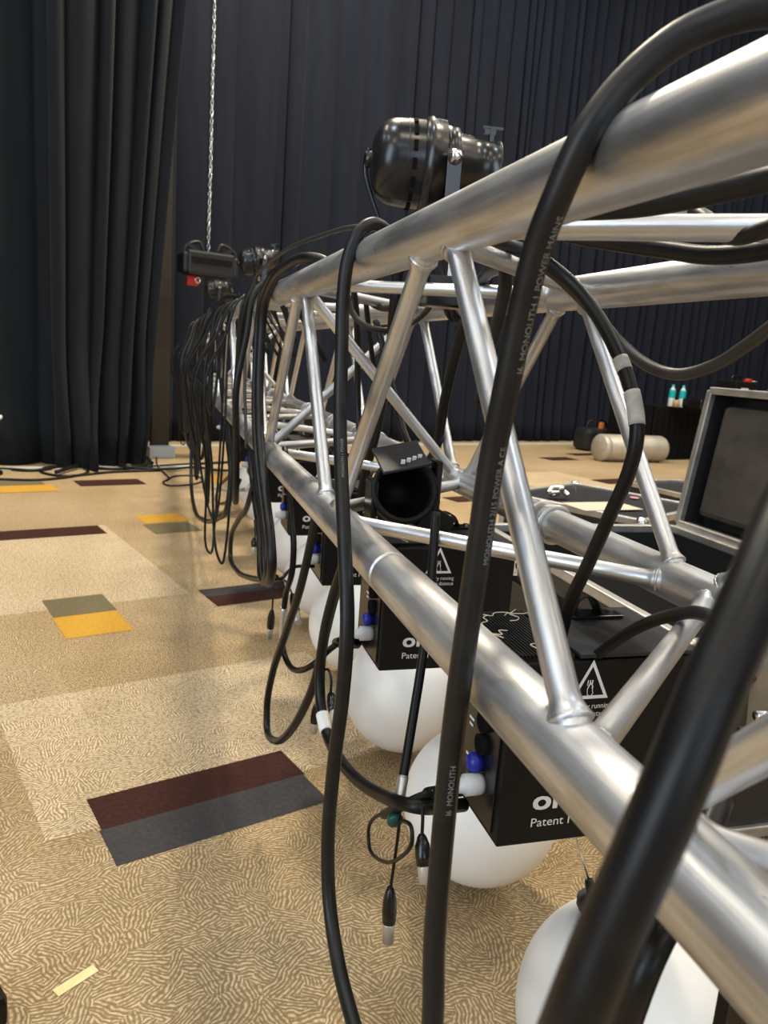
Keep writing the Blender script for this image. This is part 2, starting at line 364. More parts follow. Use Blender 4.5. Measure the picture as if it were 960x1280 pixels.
# unseen windows added on the left wall and behind for cool light
def fill_window(name, c, nrm, w, h, pw):
    t = bpy.data.objects.new(name, None); C.objects.link(t); t.location = c; t['kind'] = 'structure'
    q = Vector((0,0,-1)).rotation_difference(nrm)
    f_ = MB(); R = Matrix.Rotation(math.atan2(nrm.y, nrm.x)-PI/2, 3, 'Z')
    for ox, oz, sx, sz in ((0,h/2,w+.2,.1),(0,-h/2,w+.2,.1),(-w/2,0,.1,h),(w/2,0,.1,h),(0,0,.06,h)): f_.box(R@Vector((ox,0,oz)), (sx,.08,sz), R)
    fo = f_.build('fill_window_frame', GREYP, t); fo['kind'] = 'structure'
    ld = bpy.data.lights.new('cool_fill', 'AREA'); ld.shape = 'RECTANGLE'; ld.size = w; ld.size_y = h; ld.energy = pw; ld.color = (.72,.86,1.0)
    lo = bpy.data.objects.new('cool_fill', ld); C.objects.link(lo); lo.parent = t
    lo.rotation_mode = 'QUATERNION'; lo.rotation_quaternion = Vector((0,0,-1)).rotation_difference(nrm)
fill_window('fill_window_1', UV(U0+.12, -1.0, 3.4), RU, 6.0, 3.0, 420)
fill_window('fill_window_2', UV(-2.0, V0+.12, 3.6), RV, 6.0, 3.0, 240)

# ------------------------------------------------------------------ the truss
TS = 1.4583; a2 = .175; UX, UY, ROLL = .29147*TS, .040464*TS, .012605
BAY = .50976*TS; T0 = .4901*TS; RC = .0252; RB = .0105
def chord_xz(sx, sy):
    lx, ly = sx*a2, sy*a2*1.009; cr, sr = math.cos(ROLL), math.sin(ROLL)
    return (UX+cr*lx-sr*ly, H-(UY+sr*lx+cr*ly))
CH = {'A':chord_xz(-1,-1), 'B':chord_xz(-1,1), 'C':chord_xz(1,-1), 'D':chord_xz(1,1)}
TE = T0+8.1*BAY; TB = -.55
def CP(k, t): return Vector((CH[k][0], t, CH[k][1]))
truss = thing('box_truss', (UX, 0, CH['B'][1]), 'long silver aluminium box truss running away to the back drape, hung with cables', 'truss')
toff = -Vector(truss.location)
JOINT = T0+.058
for kk in 'ABCD':
    b = MB(); jt = JOINT if kk == 'B' else JOINT+2.0*BAY+.03*'ACD'.find(kk)
    gr = [TB, .0, .3, jt-.03, jt-.0055, jt-.0035, jt-.003, jt+.003, jt+.0035, jt+.0055, jt+.03, jt+.6, 4.2, TE]
    rd = [RC]*6+[RC-.0022]*2+[RC]*6
    b.sweep([CP(kk, t)+toff for t in gr], rd, 40)
    b.build('chord', ALU, truss)
def brace(k1, t1, k2, t2):
    p, q = CP(k1,t1)+toff, CP(k2,t2)+toff; dv = (q-p).normalized(); Ln = (q-p).length
    c = abs(dv.y); e1 = e2 = RC/max(.35, math.sqrt(max(1e-6, 1-c*c)))*.93; b = MB()     # where the brace leaves the chord's skin
    pr = [(0,RB),(e1,RB*1.36),(e1+.003,RB*1.18),(e1+.007,RB*1.05),(e1+.012,RB),(e1+.03,RB),(Ln-e2-.03,RB),(Ln-e2-.012,RB),(Ln-e2-.007,RB*1.05),(Ln-e2-.003,RB*1.18),(Ln-e2,RB*1.36),(Ln,RB)]
    b.sweep([Vector((0,0,h)) for h, r in pr], [r for h, r in pr], 20)
    for h0 in (e1-.003, Ln-e2+.003):      # weld bead: a ring of small ripples round the foot
        b.sweep([Vector(((RB*1.22+.0009*(i%2))*math.cos(2*PI*i/36), (RB*1.22+.0009*(i%2))*math.sin(2*PI*i/36), h0)) for i in range(37)], .0022, 6, False)
    o = b.build('brace', ALU_B, truss); o.location = p; o.rotation_mode = 'QUATERNION'; o.rotation_quaternion = Vector((0,0,1)).rotation_difference(dv)
    return o
E_ = .028
for i in range(-1, 9):
    tA = T0+i*BAY; tB0 = tA-BAY/2; tB1 = tA+BAY/2
    if i >= 0:
        brace('A', tA-E_, 'B', tB0+E_); brace('A', tA-E_*.9, 'C', tB0+E_)
        brace('D', tA-E_, 'C', tB0+E_); brace('D', tA-E_*.9, 'B', tB0+E_)
    if i < 8:
        brace('A', tA+E_, 'B', tB1-E_); brace('A', tA+E_*.9, 'C', tB1-E_)
        brace('D', tA+E_, 'C', tB1-E_); brace('D', tA+E_*.9, 'B', tB1-E_)
for t, kk in ((T0+BAY, 'AD'), (T0+1.5*BAY, 'CB'), (T0+4*BAY, 'AD'), (T0+4.5*BAY, 'CB')): brace(kk[0], t, kk[1], t)

# ------------------------------------------------------------------ winch boxes and globes
WX, WD, WH = .25, .165, .24
wp = P(620,1060,z=.913)
SPACE = .52
def winch_proto():
    t = thing('winch_box', wp, 'black winch box', 'winch')
    b = MB(); b.box((WX/2, WD/2, WH/2-.004), (WX, WD, WH-.008)); b.build('housing', BLACKP, t, bevel=.0025)
    # top lid plate, ribbed grille, bracket
    b = MB(); b.box((WX*.66, WD/2, WH-.003), (WX*.66, WD-.004, .005)); tag(b.build('lid_plate', BLACKT, t, bevel=.001), 'grey lid plate')
    b = MB()
    for k in range(16): b.box((.006+k*.0046, WD/2, WH-.003), (.0026, WD-.012, .005))
    b.build('grille', BLACKG, t)
    for kx in (.05,):
        pass
    rg = random.Random(5)  # pale curls modelled in place of the glare on the plastic wrap
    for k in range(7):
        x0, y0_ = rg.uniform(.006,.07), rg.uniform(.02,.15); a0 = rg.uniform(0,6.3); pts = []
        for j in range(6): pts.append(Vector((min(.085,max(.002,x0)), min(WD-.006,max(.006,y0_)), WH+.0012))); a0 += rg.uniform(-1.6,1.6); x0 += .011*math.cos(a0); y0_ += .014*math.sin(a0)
        b = MB(); b.sweep(spline(pts, 5), .0007, 5); tag(b.build('glare_curl', CREAM, t), 'pale curl of painted glare')
    # bracket foot and loop
    b = MB(); b.box((.175, WD-.035, WH+.0025), (.075, .03, .004)); lp = [Vector((.145, WD-.035, WH+.004)), Vector((.142, WD-.035, WH+.020)), Vector((.152, WD-.035, WH+.030)), Vector((.168, WD-.035, WH+.026)), Vector((.182, WD-.035, WH+.005))]
    pts = spline(lp, 6)
    for p0, p1 in zip(pts[:-1], pts[1:]):
        m = (p0+p1)/2; dv = p1-p0; b.box(m, (dv.length*1.25, .024, .003), Matrix.Rotation(-math.atan2(dv.z, dv.x), 3, 'Y'))
    br = b.build('top_bracket', BLACKG, t, bevel=.0008)
    b = MB(); b.lathe([(0,0),(0,.006),(.004,.006),(.004,.0)], Matrix.Translation((.199, WD-.035, WH+.0045)), 6, True); b.build('bolt', CHROME, br)
    # clamp round the chord behind with its drop arm
    dx = CH['D'][0]-wp.x; dz = CH['D'][1]-wp.z; y0 = .335
    b = MB()
    for oy in (-.02, .02): b.torus((dx, y0+oy, dz), (0,1,0), RC+.003, .0042, 32, 8)
    b.lathe([(-.02,RC+.0006),(-.02,RC+.004),(.02,RC+.004),(.02,RC+.0006)], Matrix.Translation((dx,y0,dz))@Matrix.Rotation(-PI/2,4,'X'), 32)
    b.box((dx-.031, y0, dz-.012), (.010, .044, .05), Matrix.Rotation(-.15,3,'Y')); b.box((dx-.030, y0-.004, dz-.060), (.014,.05,.07), Matrix.Rotation(-.1,3,'Y'))
    b.build('pipe_clamp', ALU_D, t)
    b = MB(); b.lathe([(-.03,.0),(-.03,.005),(.03,.005),(.03,0)], Matrix.Translation((dx-.02,y0-.005,dz-.07))@Matrix.Rotation(PI/2,4,'Y'), 12); b.build('clamp_bolt', CHROME, t)
    b = MB(); b.box((dx-.03,y0-.10,dz-.097),(.03,.24,.006)); b.build('clamp_strap', BLACKG, t)
    # connector side
    b = MB(); b.box((-.0012, WD*.5, WH*.5), (.003, WD-.03, WH-.02)); sp = b.build('side_panel', BLACKG, t, bevel=.0008)
    b = MB(); Ry = Matrix.Rotation(-PI/2, 4, 'Y')
    for zz in (.105, .135): b.lathe([(0,.0135),(.008,.0135),(.008,.010),(.003,.009),(.003,0)], Matrix.Translation((-.002, .055, zz))@Ry, 18)
    b.build('socket', DARK, sp)
    b = MB()
    for zz, yy, ww in ((.19,.05,.012),(.186,.067,.008),(.19,.09,.014),(.12,.095,.014),(.112,.095,.010),(.07,.095,.014),(.062,.095,.01)): b.box((-.0035, yy, zz), (.001, ww, .003))
    b.build('panel_print', WHITE, sp)
    b = MB(); b.lathe([(0,0),(0,.012),(.006,.0135),(.024,.0135),(.026,.010),(.034,.009),(.036,0)], Matrix.Translation((-.002, .050, .055))@Ry, 18); tag(b.build('power_plug', GREYP, t), 'pale grey power plug')
    b = MB(); b.lathe([(0,0),(0,.012),(.012,.0125),(.018,.008),(.018,0)], Matrix.Translation((-.002, .060, .079))@Ry, 18); tag(b.build('power_plug', BLUEP, t), 'blue power plug')
    b = MB(); b.box((-.003,.088,.045),(.004,.014,.010)); tag(b.build('display', GREEN, sp), 'green display')
    # lettering on the face towards the camera
    def letter(txt, x, z, size, sx=1.0, thick=0.0):
        v, f = text_geo(txt, size); b = MB()
        for ox in ([0] if not thick else [-thick, 0, thick]):
            for oz in ([0] if not thick else [-thick*.6, thick*.6]):
                b.add([Vector((x+p.x*sx+ox, -.0006-.00005*len(b.f)/max(1,len(f)), z+p.y+oz)) for p in v], f, False)
        return b
    letter('or', .041, .046, .036, 1.28, .0011).build('logo', WHITE, t)
    b = letter('Patent N', .041, .023, .0165, 1.05); b.build('lettering', WHITE, t)
    b = MB(); cx, cz, s_ = .099, .185, .050
    o3 = [Vector((cx-s_/2,0,cz)),Vector((cx+s_/2,0,cz)),Vector((cx,0,cz+s_*.98))]; cen = sum(o3, Vector())/3
    i3 = [cen+(p-cen)*.74 for p in o3]
    b.add([Vector((p.x,-.0006,p.z)) for p in o3+i3], [(0,1,4,3),(1,2,5,4),(2,0,3,5)], False)
    hp = [(-.0035,.006),(-.004,.012),(-.0025,.017),(.0005,.019),(.003,.016),(.0028,.011),(.004,.007),(.002,.004),(-.001,.0035),(-.0035,.006)]
    b.sweep([Vector((cx+x_, -.0006, cz+z_)) for x_, z_ in hp], .0005, 4); b.sweep([Vector((cx+x_*.7, -.0006, cz+.003+z_*.9)) for x_, z_ in hp[1:6]], .0005, 4)
    for x_ in (-.0045,-.0015,.0015): b.sweep([Vector((cx+x_,-.0006,cz+.017)), Vector((cx+x_+.0006,-.0006,cz+.0235))], .0006, 4)
    b.build('warning_sign', WHITE, t)
    b = letter('Machinery running', cx-.034, cz-.0125, .0098, .88)
    v, f = text_geo('Keep safe distance', .0098); b.add([Vector((cx-.034+p.x*.88, -.0006, cz-.0225+p.y)) for p in v], f, False)
    b.build('warning_text', WHITE, t)
    return t
wproto = winch_proto()
NW = 10
ordn = ['nearest', 'second', 'third', 'fourth', 'fifth', 'sixth', 'seventh', 'eighth', 'ninth']
wl = {1:'black winch box nearest the camera with grey lid plate and hand warning triangle',
      2:'second black winch box along the truss, warning triangle beside the taped tube joint',
      3:'third black winch box along the truss, below the black lamp body',
      4:'fourth black winch box along the truss, small white letters just left of the chord'}
for i in range(0, NW):
    o = wproto if i == 1 else copy_tree(wproto)
    o.location = Vector((wp.x, wp.y+(i-1)*SPACE, wp.z)); o['group'] = 'winch boxes under the truss'
    o['label'] = wl.get(i, 'black winch box at the right edge behind the blurred cable' if i == 0 else 'small far black winch box under the distant truss, hidden behind hanging cables')
BR = .155
b0 = P(601,1003,z=BR*F/96.5)
def globe_proto():
    t = thing('globe_lamp', b0, 'white globe', 'globe lamp')
    b = MB(); n = 28; prof = [(-BR*math.cos(PI*k/n), max(1e-5, BR*math.sin(PI*k/n))) for k in range(n+1)]
    b.lathe(prof, None, 56); b.build('globe', GLOBE, t)
    b = MB(); b.lathe([(BR-.008,.024),(BR+.006,.026),(BR+.016,.022),(BR+.018,.008),(BR+.034,.006),(BR+.034,0)], None, 28); tag(b.build('cap', BLACKT, t), 'dark grey top cap')
    top = wp.z-b0.z
    b = MB(); b.sweep([Vector((0,0,BR+.03)), Vector((0,0,top+.004))], .0015, 6); b.build('lift_wire', CHROME, t)
    return t
gproto = globe_proto()
gl = {0:'large white globe at the bottom right, nearest to the camera, with dark cap', 1:'white globe hanging under the second winch box, above dangling plugs',
      2:'white globe partly hidden by the second winch box, left of the thick black cable', 3:'white globe under the third winch box, beside the cable with white tape'}
for i in range(0, NW-1):
    o = gproto if i == 1 else copy_tree(gproto)
    o.location = Vector((b0.x, b0.y+(i-1)*SPACE, b0.z)); o['group'] = 'white globes under the truss'
    if i == 0:      # hangs tilted, its cap turned towards the lens
        q = (P(745,1130,z=1)-Vector((0,0,H))).normalized(); oc = Vector((0,0,H))-o.location; bq = q.dot(oc); dd = max(0, bq*bq-oc.length_squared+(BR)**2)
        o.rotation_mode = 'QUATERNION'; o.rotation_quaternion = Vector((0,0,1)).rotation_difference((oc+q*(-bq-math.sqrt(dd))).normalized())
    o['label'] = gl.get(i, 'small far white globe under the distant truss seen between hanging cables')

# ------------------------------------------------------------------ cables
def cable(label, pts, rad, m=CABLE, sub=8, n=12, group=None, name='cable', cat='cable'):
    """pts: (x, y, X) seen in the photo on the upright plane X, or Vectors"""
    w = [p if isinstance(p, Vector) else P(p[0], p[1], X=p[2]) for p in pts]
    s = spline(w, sub); b = MB(); b.sweep(s, rad, n); o = b.build(name, m); tag(o, label, cat, group); o['_'] = 0; del o['_']
    return o, s
def band(parent, s, i0, i1, rad, m, name='tape', label=None, n=14):
    b = MB(); b.sweep(s[i0:i1+1], rad, n); o = b.build(name, m, parent)
    if label: o['label'] = label
    return o
def nearest(s, x, y):
    best = 0; bd_ = 1e9
    for i, p in enumerate(s):
        q = project(p)
        dd = (q[0]-x)**2+(q[1]-y)**2
        if dd < bd_: bd_ = dd; best = i
    return best
def project(p):
    v = p-Vector((0,0,H)); c = Vector((v.dot(ax), -v.dot(ay), -v.dot(az)))
    return (c.x/c.z*F+CX, c.y/c.z*F+CY)
RK = .0088
# the two nearest thick mains cables
k1, s1 = cable('thick black mains cable with pale print arching over the nearest stretch of top tube', [(1060,60,.36),(1010,15,.31),(940,14,.285),(860,42,.262),(790,96,.240),(735,165,.222),(695,250,.214),(672,310,.212),(650,400,.212),(632,490,.212),(614,580,.212),(598,690,.212),(582,800,.211),(566,920,.210),(553,1050,.210),(543,1180,.210),(540,1290,.212),Vector((.215,.50,.18)),Vector((.22,.45,.02)),Vector((.20,.30,.0095))], RK, CABLE2, 10, 32)
cable('very near blurred thick black cable crossing the bottom right corner', [P(1090,380,z=.30),P(1030,530,z=.26),P(985,640,z=.235),P(960,700,z=.225),P(935,760,z=.218),P(889,865,z=.210),P(852,958,z=.206),P(809,1060,z=.206),P(762,1165,z=.209),P(716,1280,z=.214),P(660,1420,z=.25),Vector((.03,.16,.30)),Vector((.02,.12,.012)),Vector((.0,-.05,.0095))], RK, CABLE, 10, 20)
cable('black cable dropping in front of the nearest white globe', [(900,1000,.36),(865,1090,.31),(835,1150,.272),(808,1205,.25),(778,1290,.245),(750,1400,.25),Vector((.25,.15,.12)),Vector((.25,.05,.0095))], .0085, CABLE, 8, 16)
k2, s2 = cable('black cable looped once over the top tube, hanging to the floor beside the carpet inlay', [(500,330,.31),(486,292,.275),(468,280,.252),(450,289,.232),(436,320,.220),(429,370,.214),(427,440,.212),(425,520,.210),(427,600,.208),(431,690,.206),(434,780,.205),(428,870,.204),(417,960,.203),(410,1050,.202),(412,1130,.204),(424,1210,.207),(445,1290,.212),(475,1390,.22),Vector((.235,.56,.05)),Vector((.25,.44,.0095))], .0083, CABLE2, 9, 30)
# printed lettering on the two cables
def print_on(parent, s, x, y, txt, size, flip=1, side=.0):
    i0 = nearest(s, x, y); v, f = text_geo(txt, size); b = MB()
    acc = [0.0]
    for i in range(i0, 1, -1): acc.append(acc[-1]+(s[i]-s[i-1]).length)
    vs = []
    for p in v:
        t = p.x; j = 0
        while j < len(acc)-2 and acc[j+1] < t: j += 1
        q = s[i0-j].lerp(s[i0-j-1], min(1, (t-acc[j])/max(1e-6, acc[j+1]-acc[j])))
        T = (s[i0-j-1]-s[i0-j]).normalized(); tocam = (Vector((0,0,H))-q); tocam = (tocam-T*tocam.dot(T)).normalized(); w = tocam.cross(T)
        rr = RK+.0006; ang = (p.y-size*.35)/rr+side
        vs.append(q+(tocam*math.cos(ang)+w*math.sin(ang))*rr)
    b.add(vs, f, False); o = b.build('print', PRINT, parent); return o
print_on(k1, s1, 640, 465, 'I6. MONOLITH 1 POWER MAINS', .0068, side=-.75)
print_on(k1, s1, 596, 700, 'MONOLITH 2/15 POWER A CE', .0062, side=-.7)
print_on(k1, s1, 556, 1010, 'I6  MONOLITH', .0062, side=-.3)
print_on(k2, s2, 421, 600, 'MONOLITH 1 POWER', .0050, side=-.2)
# cables lying in the top of the truss on the right
cable('black cable just under the top tube at the right edge', [(700,262,.30),(790,258,.34),(860,247,.36),(910,236,.37),(970,222,.38),(1050,205,.38)], .0088, CABLE2, 8, 14)
cable('long black cable sagging along the cross brace on the right', [(655,268,.40),(700,290,.42),(760,302,.44),(830,312,.46),(890,319,.47),(960,312,.48),(1040,290,.5)], .0085, CABLE, 8, 14)
k7, s7 = cable('grey taped cable kinking up over the cross brace on the right', [(700,281,.44),(760,271,.44),(810,266,.44),(858,264,.44),(880,272,.435),(898,289,.43),(922,296,.43),(960,286,.43),(1030,262,.43)], .0068, CABLE2, 10, 14)
band(k7, s7, 4, nearest(s7, 868, 266), .0078, TAPEG, 'tape', 'grey cloth tape wrap')
k4, s4 = cable('black cable with grey tape bands bowing down right of the diagonal brace', [(560,300,.36),(620,302,.38),(672,322,.41),(710,350,.44),(745,392,.46),(775,448,.47),(792,500,.475),(796,545,.475),(786,590,.475),(762,645,.475),(735,705,.475),(712,755,.475),(700,800,.48)], .0078, CABLE, 10, 14)
for (xa, ya, xb, yb) in ((776,450,782,462),(790,492,797,530)): band(k4, s4, nearest(s4, xa, ya), nearest(s4, xb, yb), .0086, TAPEG)
cable('grey brown cable sagging in a deep curve below the rear top tube', [(660,320,.42),(700,348,.46),(740,388,.5),(775,428,.52),(812,458,.53),(850,468,.54),(890,458,.55),(930,434,.55),(965,408,.55),(1040,350,.56)], .0068, CABLEG, 10, 14)
cable('short black cable arching over the nearest winch box onto the lower brace', [(680,880,.50),(720,845,.50),(755,812,.50),(800,783,.49),(845,768,.48),(872,766,.47),(895,776,.46),(915,800,.45),(935,850,.44)], .0065, CABLE2, 10, 14)
# inside the truss
cable('black cable hanging straight down between the two main diagonals', [(505,300,.42),(497,345,.42),(492,395,.42),(486,460,.44),(470,540,.46),(455,600,.46),(447,650,.46)], .0105, CABLE, 8, 14)
cable('thick black cable running from the top tube down to the lamp inside the truss', [(640,330,.46),(606,345,.50),(590,380,.52),(570,440,.55),(556,500,.57),(545,560,.58),(530,584,.58),(510,592,.57)], .0105, CABLE, 8, 14)
cable('thin black cable behind the lamp cable going down to the second winch', [(560,470,.58),(550,540,.58),(540,590,.57),(536,640,.55),(545,660,.52)], .0075, CABLE, 8, 12)
cable('black cable dropping from the left diagonal to the lamp', [(470,400,.50),(480,440,.52),(492,490,.54),(505,540,.55),(520,575,.56),(530,600,.56)], .0085, CABLE2, 8, 12)
cable('grey cable drooping in a shallow loop under the top tube', [(430,360,.34),(440,390,.36),(455,406,.38),(480,413,.42),(505,408,.46),(530,392,.5),(548,365,.52)], .006, CABLEG, 8, 12)
cable('grey taped cable tail curling under the rear chord', [(448,352,.42),(458,372,.44),(475,384,.46),(492,384,.48),(510,378,.5)], .008, CABLEG, 8, 12)
cable('black cable hanging behind the looped cable near the rear diagonal', [(440,345,.36),(446,400,.4),(447,460,.42),(448,520,.43),(452,570,.43)], .007, CABLE2, 8, 12)
cable('thin black cable hanging near the crossed braces', [(455,352,.42),(462,420,.45),(470,470,.48),(486,505,.5)], .006, CABLE2, 8, 12)
cable('black cable hanging behind the near mains cable below the top tube', [(625,300,.40),(632,340,.42),(625,390,.46),(612,440,.5),(600,500,.52)], .0095, CABLE, 8, 12)
# thin cable on top
cable('thin grey cable bowing above the top tube behind the loops', [(458,283,.27),(430,286,.28),(395,297,.28),(360,311,.27),(335,330,.25),(318,352,.235),(308,400,.225),(306,470,.22),(308,560,.22)], .0042, CABLEG, 10, 10)
# second loop bundle
for k_, (dx, rr, lab) in enumerate(((0,.0095,'thick black cable of the second loop over the top tube, front one'),(-6,.007,'black cable tucked left of the second loop over the top tube'),)):
    cable(lab, [(432+dx,352,.30),(408+dx,328,.272),(386+dx,322,.248),(362+dx,330,.232),(342+dx,350,.222),(330+dx,385,.217),(326+dx,440,.214),(324+dx,500,.212),(326+dx,560,.21),(332+dx,620,.21),(338+dx,670,.21),(340+dx,705,.212),(336+dx,728,.22),(331+dx,715,.23),(330+dx,670,.24),(322+dx,610,.245),(316+dx,540,.25)], rr, CABLE2, 8, 12)
# lower loops with plugs
l6, _ = cable('black cable making a low teardrop loop just above the carpet inlay', [(404,600,.27),(394,650,.262),(386,690,.258),(374,740,.252),(356,795,.25),(341,840,.248),(334,880,.247),(334,912,.247),(345,926,.247),(362,915,.25),(380,885,.26),(394,850,.27),(405,800,.28),(416,755,.29),(428,715,.30)], .0078, CABLE2, 9, 14)
l5, s5 = cable('black cable with clear sleeve running to the plug of the second winch box', [(356,560,.26),(362,620,.26),(367,680,.26),(365,715,.26),(357,745,.26),(353,790,.262),(354,812,.264),(362,832,.27),(375,838,.28),(395,828,.30),(412,812,.33),(424,803,.35)], .0062, CABLE, 9, 14)
band(l5, s5, nearest(s5,355,757), nearest(s5,353,798), .0068, CLEAR, 'sleeve', 'clear grey sleeve')
b = MB(); b.sweep([P(420,803,X=.345),P(428,803,X=.35),P(447,803,X=.385)], [.009,.0125,.0125], 14); b.build('plug', BLACKG, l5)
l7, sL7 = cable('black cable with a white tape flag sweeping low to the nearest plugs', [(440,660,.27),(430,705,.262),(417,745,.258),(406,790,.255),(400,840,.254),(401,880,.254),(408,915,.255),(422,945,.258),(445,973,.265),(475,993,.275),(503,1004,.285),(525,1009,.30),(548,1009,.33),(580,1006,.372)], .0085, CABLE, 9, 14)
band(l7, sL7, nearest(sL7,403,894), nearest(sL7,409,916), .0100, TAPEW, 'tape', 'white tape flag')
kb, sb = cable('short black lead with moulded plug entering the nearest winch box', [(480,1018,.28),(497,1010,.285),(512,1003,.295),(528,996,.31),(545,993,.33),(575,990,.375)], .0062, CABLE, 8, 12)
b = MB(); b.sweep([P(531,996,X=.315),P(536,996,X=.32),P(552,993,X=.345),P(566,991,X=.365)], [.007,.0115,.0115,.010], 14); b.build('plug', BLACKG, kb)
l8, s8 = cable('straight black cable with silver end sleeve hanging in front of the second globe', [(545,640,.36),(541,700,.355),(536,760,.345),(527,830,.335),(515,905,.32),(505,965,.305),(499,1000,.295)], .0062, CABLE, 8, 14)
band(l8, s8, nearest(s8,504,968), len(s8)-1, .0072, CLEAR, 'sleeve', 'silver end sleeve')
cable('thin black ring of cord hanging by the green cable tie', [(495,1020,.287),(475,1018,.287),(461,1035,.287),(462,1060,.287),(480,1077,.287),(500,1072,.287),(515,1052,.287),(514,1034,.287),(500,1024,.287)], .0026, CABLE, 8, 8, name='cord_ring', cat='cord')
def pigtail(label, pts, plug0, plug1, X, m2=BEIGEM, sc=1.0):
    o, s = cable(label, [(x, y, X) for x, y in pts], .0022*sc, CABLE, 8, 8, name='plug_lead', cat='plug lead')
    a, b_ = P(*plug0, X=X), P(*plug1, X=X); q = [a.lerp(b_, t) for t in (0,.1,.35,.7,1.0)]
    bb = MB(); bb.sweep(q, [.003*sc,.0055*sc,.0085*sc,.0095*sc,.0085*sc], 14); bb.build('plug', BLACKG, o)
    e = b_+(b_-a)*.55; bb = MB(); bb.sweep([b_, b_.lerp(e,.1), e], [.0078*sc,.0078*sc,.0074*sc], 14); bb.build('plug_collar', m2, o)
    return o
pt = pigtail('thin lead hanging from the cable tie with the lowest dark plug', [(500,1005),(499,1030),(494,1070),(489,1105),(488,1116)], (488,1108), (486,1153), .287, CLEAR)
b = MB(); b.lathe([(-.003,0),(-.003,.009),(0,.0108),(.005,.0095),(.008,.005),(.008,0)], Matrix.Translation(P(494,1026,X=.283))@Matrix.Rotation(-1.2,4,'X'), 18)
o = b.build('cable_tie_knob', GREEN); tag(o, 'round green and black cable clip knotted above the dangling plugs', 'clip')
pigtail('short lead with dark plug hanging right of the cord ring', [(524,1003),(528,1015),(528,1035),(527,1048)], (527,1042), (530,1082), .300)
pigtail('thin lead with dark plug beside the white tape flag', [(404,838),(411,838),(414,850),(413,870)], (413,866), (418,890), .262)
pigtail('small plug hanging behind the white tape flag', [(398,858),(396,872),(395,884)], (395,880), (393,903), .29, BEIGEM, .9)
pigtail('thin lead with plug hanging left of the clear sleeve', [(341,735),(341,750),(340,766)], (340,762), (338,785), .262, CLEAR)
pigtail('thin lead with plug hanging in front of the third globe', [(356,725),(362,735),(366,745)], (365,742), (370,765), .285)
pigtail('small plug hanging against the fourth globe', [(318,650),(319,668),(318,676)], (318,672), (318,684), .26)
cable('black lead to the plug of the third winch box', [(340,725,.26),(352,723,.27),(362,713,.30),(372,708,.33),(392,708,.38)], .0042, CABLE, 8, 10)
b = MB(); 
l3, _ = cable('black cable bulging left in a wide curve in front of the slate and brown inlay', [(318,600,.24),(308,636,.235),(298,650,.232),(289,672,.23),(288,695,.23),(296,713,.232),(312,722,.236),(330,724,.245),(345,722,.26)], .0075, CABLE2, 9, 12)
cable('black cable loop hanging lowest on the far left of the truss bundle', [(300,372,.27),(284,372,.245),(268,390,.228),(255,430,.215),(246,480,.208),(240,540,.203),(239,600,.2),(243,635,.2),(254,650,.202),(272,648,.21),(285,632,.22),(289,600,.228),(284,540,.235),(276,470,.242),(272,420,.25)], .0105, CABLE2, 9, 12)
cable('pale grey cable end curling near the floor behind the bundle', [(248,548,.26),(246,570,.26),(252,592,.258),(262,607,.258),(280,612,.262),(310,612,.28)], .007, CABLEW, 8, 10)
cable('small black cable loop between the low loop and the globes', [(300,560,.25),(288,592,.246),(272,612,.244),(270,625,.244),(280,629,.246),(292,618,.25),(300,600,.255)], .006, CABLE2, 8, 10)
# the dense bundle over the far half
rnd = random.Random(21)
ax0, az0 = CH['A']
for i in range(24):
    t = 1.95+(i/23.0)**.8*4.0+rnd.uniform(-.07,.07)
    rr = rnd.choice((.004,.0055,.007,.0085)); bul = rnd.uniform(.01,.05)+rnd.choice((0,0,.06))+.012*(t-1.9)
    low = rnd.choice((.9,.8,.72,.64,.55,.46,.40,.34)); back = rnd.uniform(.03,.30)*rnd.choice((-.6,1,1)); tilt = rnd.uniform(-.14,.14)
    X0 = ax0-RC-rr-.004
    pts = [Vector((ax0+.17, t+tilt*1.6, az0-.14)), Vector((ax0+.06, t+tilt, az0+.014)), Vector((ax0+.004, t+tilt*.6, az0+RC+rr+.005)), Vector((ax0-.034, t+tilt*.3, az0+.008)),
           Vector((X0-bul*.4, t, az0-.09)), Vector((X0-bul, t-.03*rnd.random(), az0-.22)), Vector((X0-bul*rnd.uniform(.5,1), t+back*.1, (az0-.22+low)/2+.03)), Vector((X0-bul*.5, t+back*.3, low+.04)), Vector((X0-bul*.3, t+back*.55, low)),
           Vector((X0-bul*.2, t+back*.85, low+.05)), Vector((X0-.006, t+back, (low+az0)/2)), Vector((X0-.004, t+back*.95, az0-.16)), Vector((X0+.004, t+back*.8, az0-.02)), Vector((ax0-.012, t+back*.75, az0+RC+rr)), Vector((ax0+.05, t+back*.7, az0+.012)), Vector((ax0+.10, t+back*.7, az0-.10))]
    cable('black cable in the dense bundle draped over the far half of the truss', pts, rr, rnd.choice((CABLE, CABLE2, CABLE, CABLE2, CABLEG)), 7, 10, 'cables draped over the far truss')
for i in range(7):   # coils and runs on top of the far chord
    t = 2.0+i*.55; x0 = ax0+.01
    cable('black cable lying along the top tube of the far truss', [Vector((x0-.02, t-.5, az0+.042)), Vector((x0+.01, t-.2, az0+.06+.02*(i%2))), Vector((x0+.02, t+.15, az0+.05)), Vector((x0+.06, t+.5, az0+.03)), Vector((x0+.12, t+.8, az0-.03))], .006, rnd.choice((CABLE, CABLE2)), 7, 9, 'cables along the far top tube')

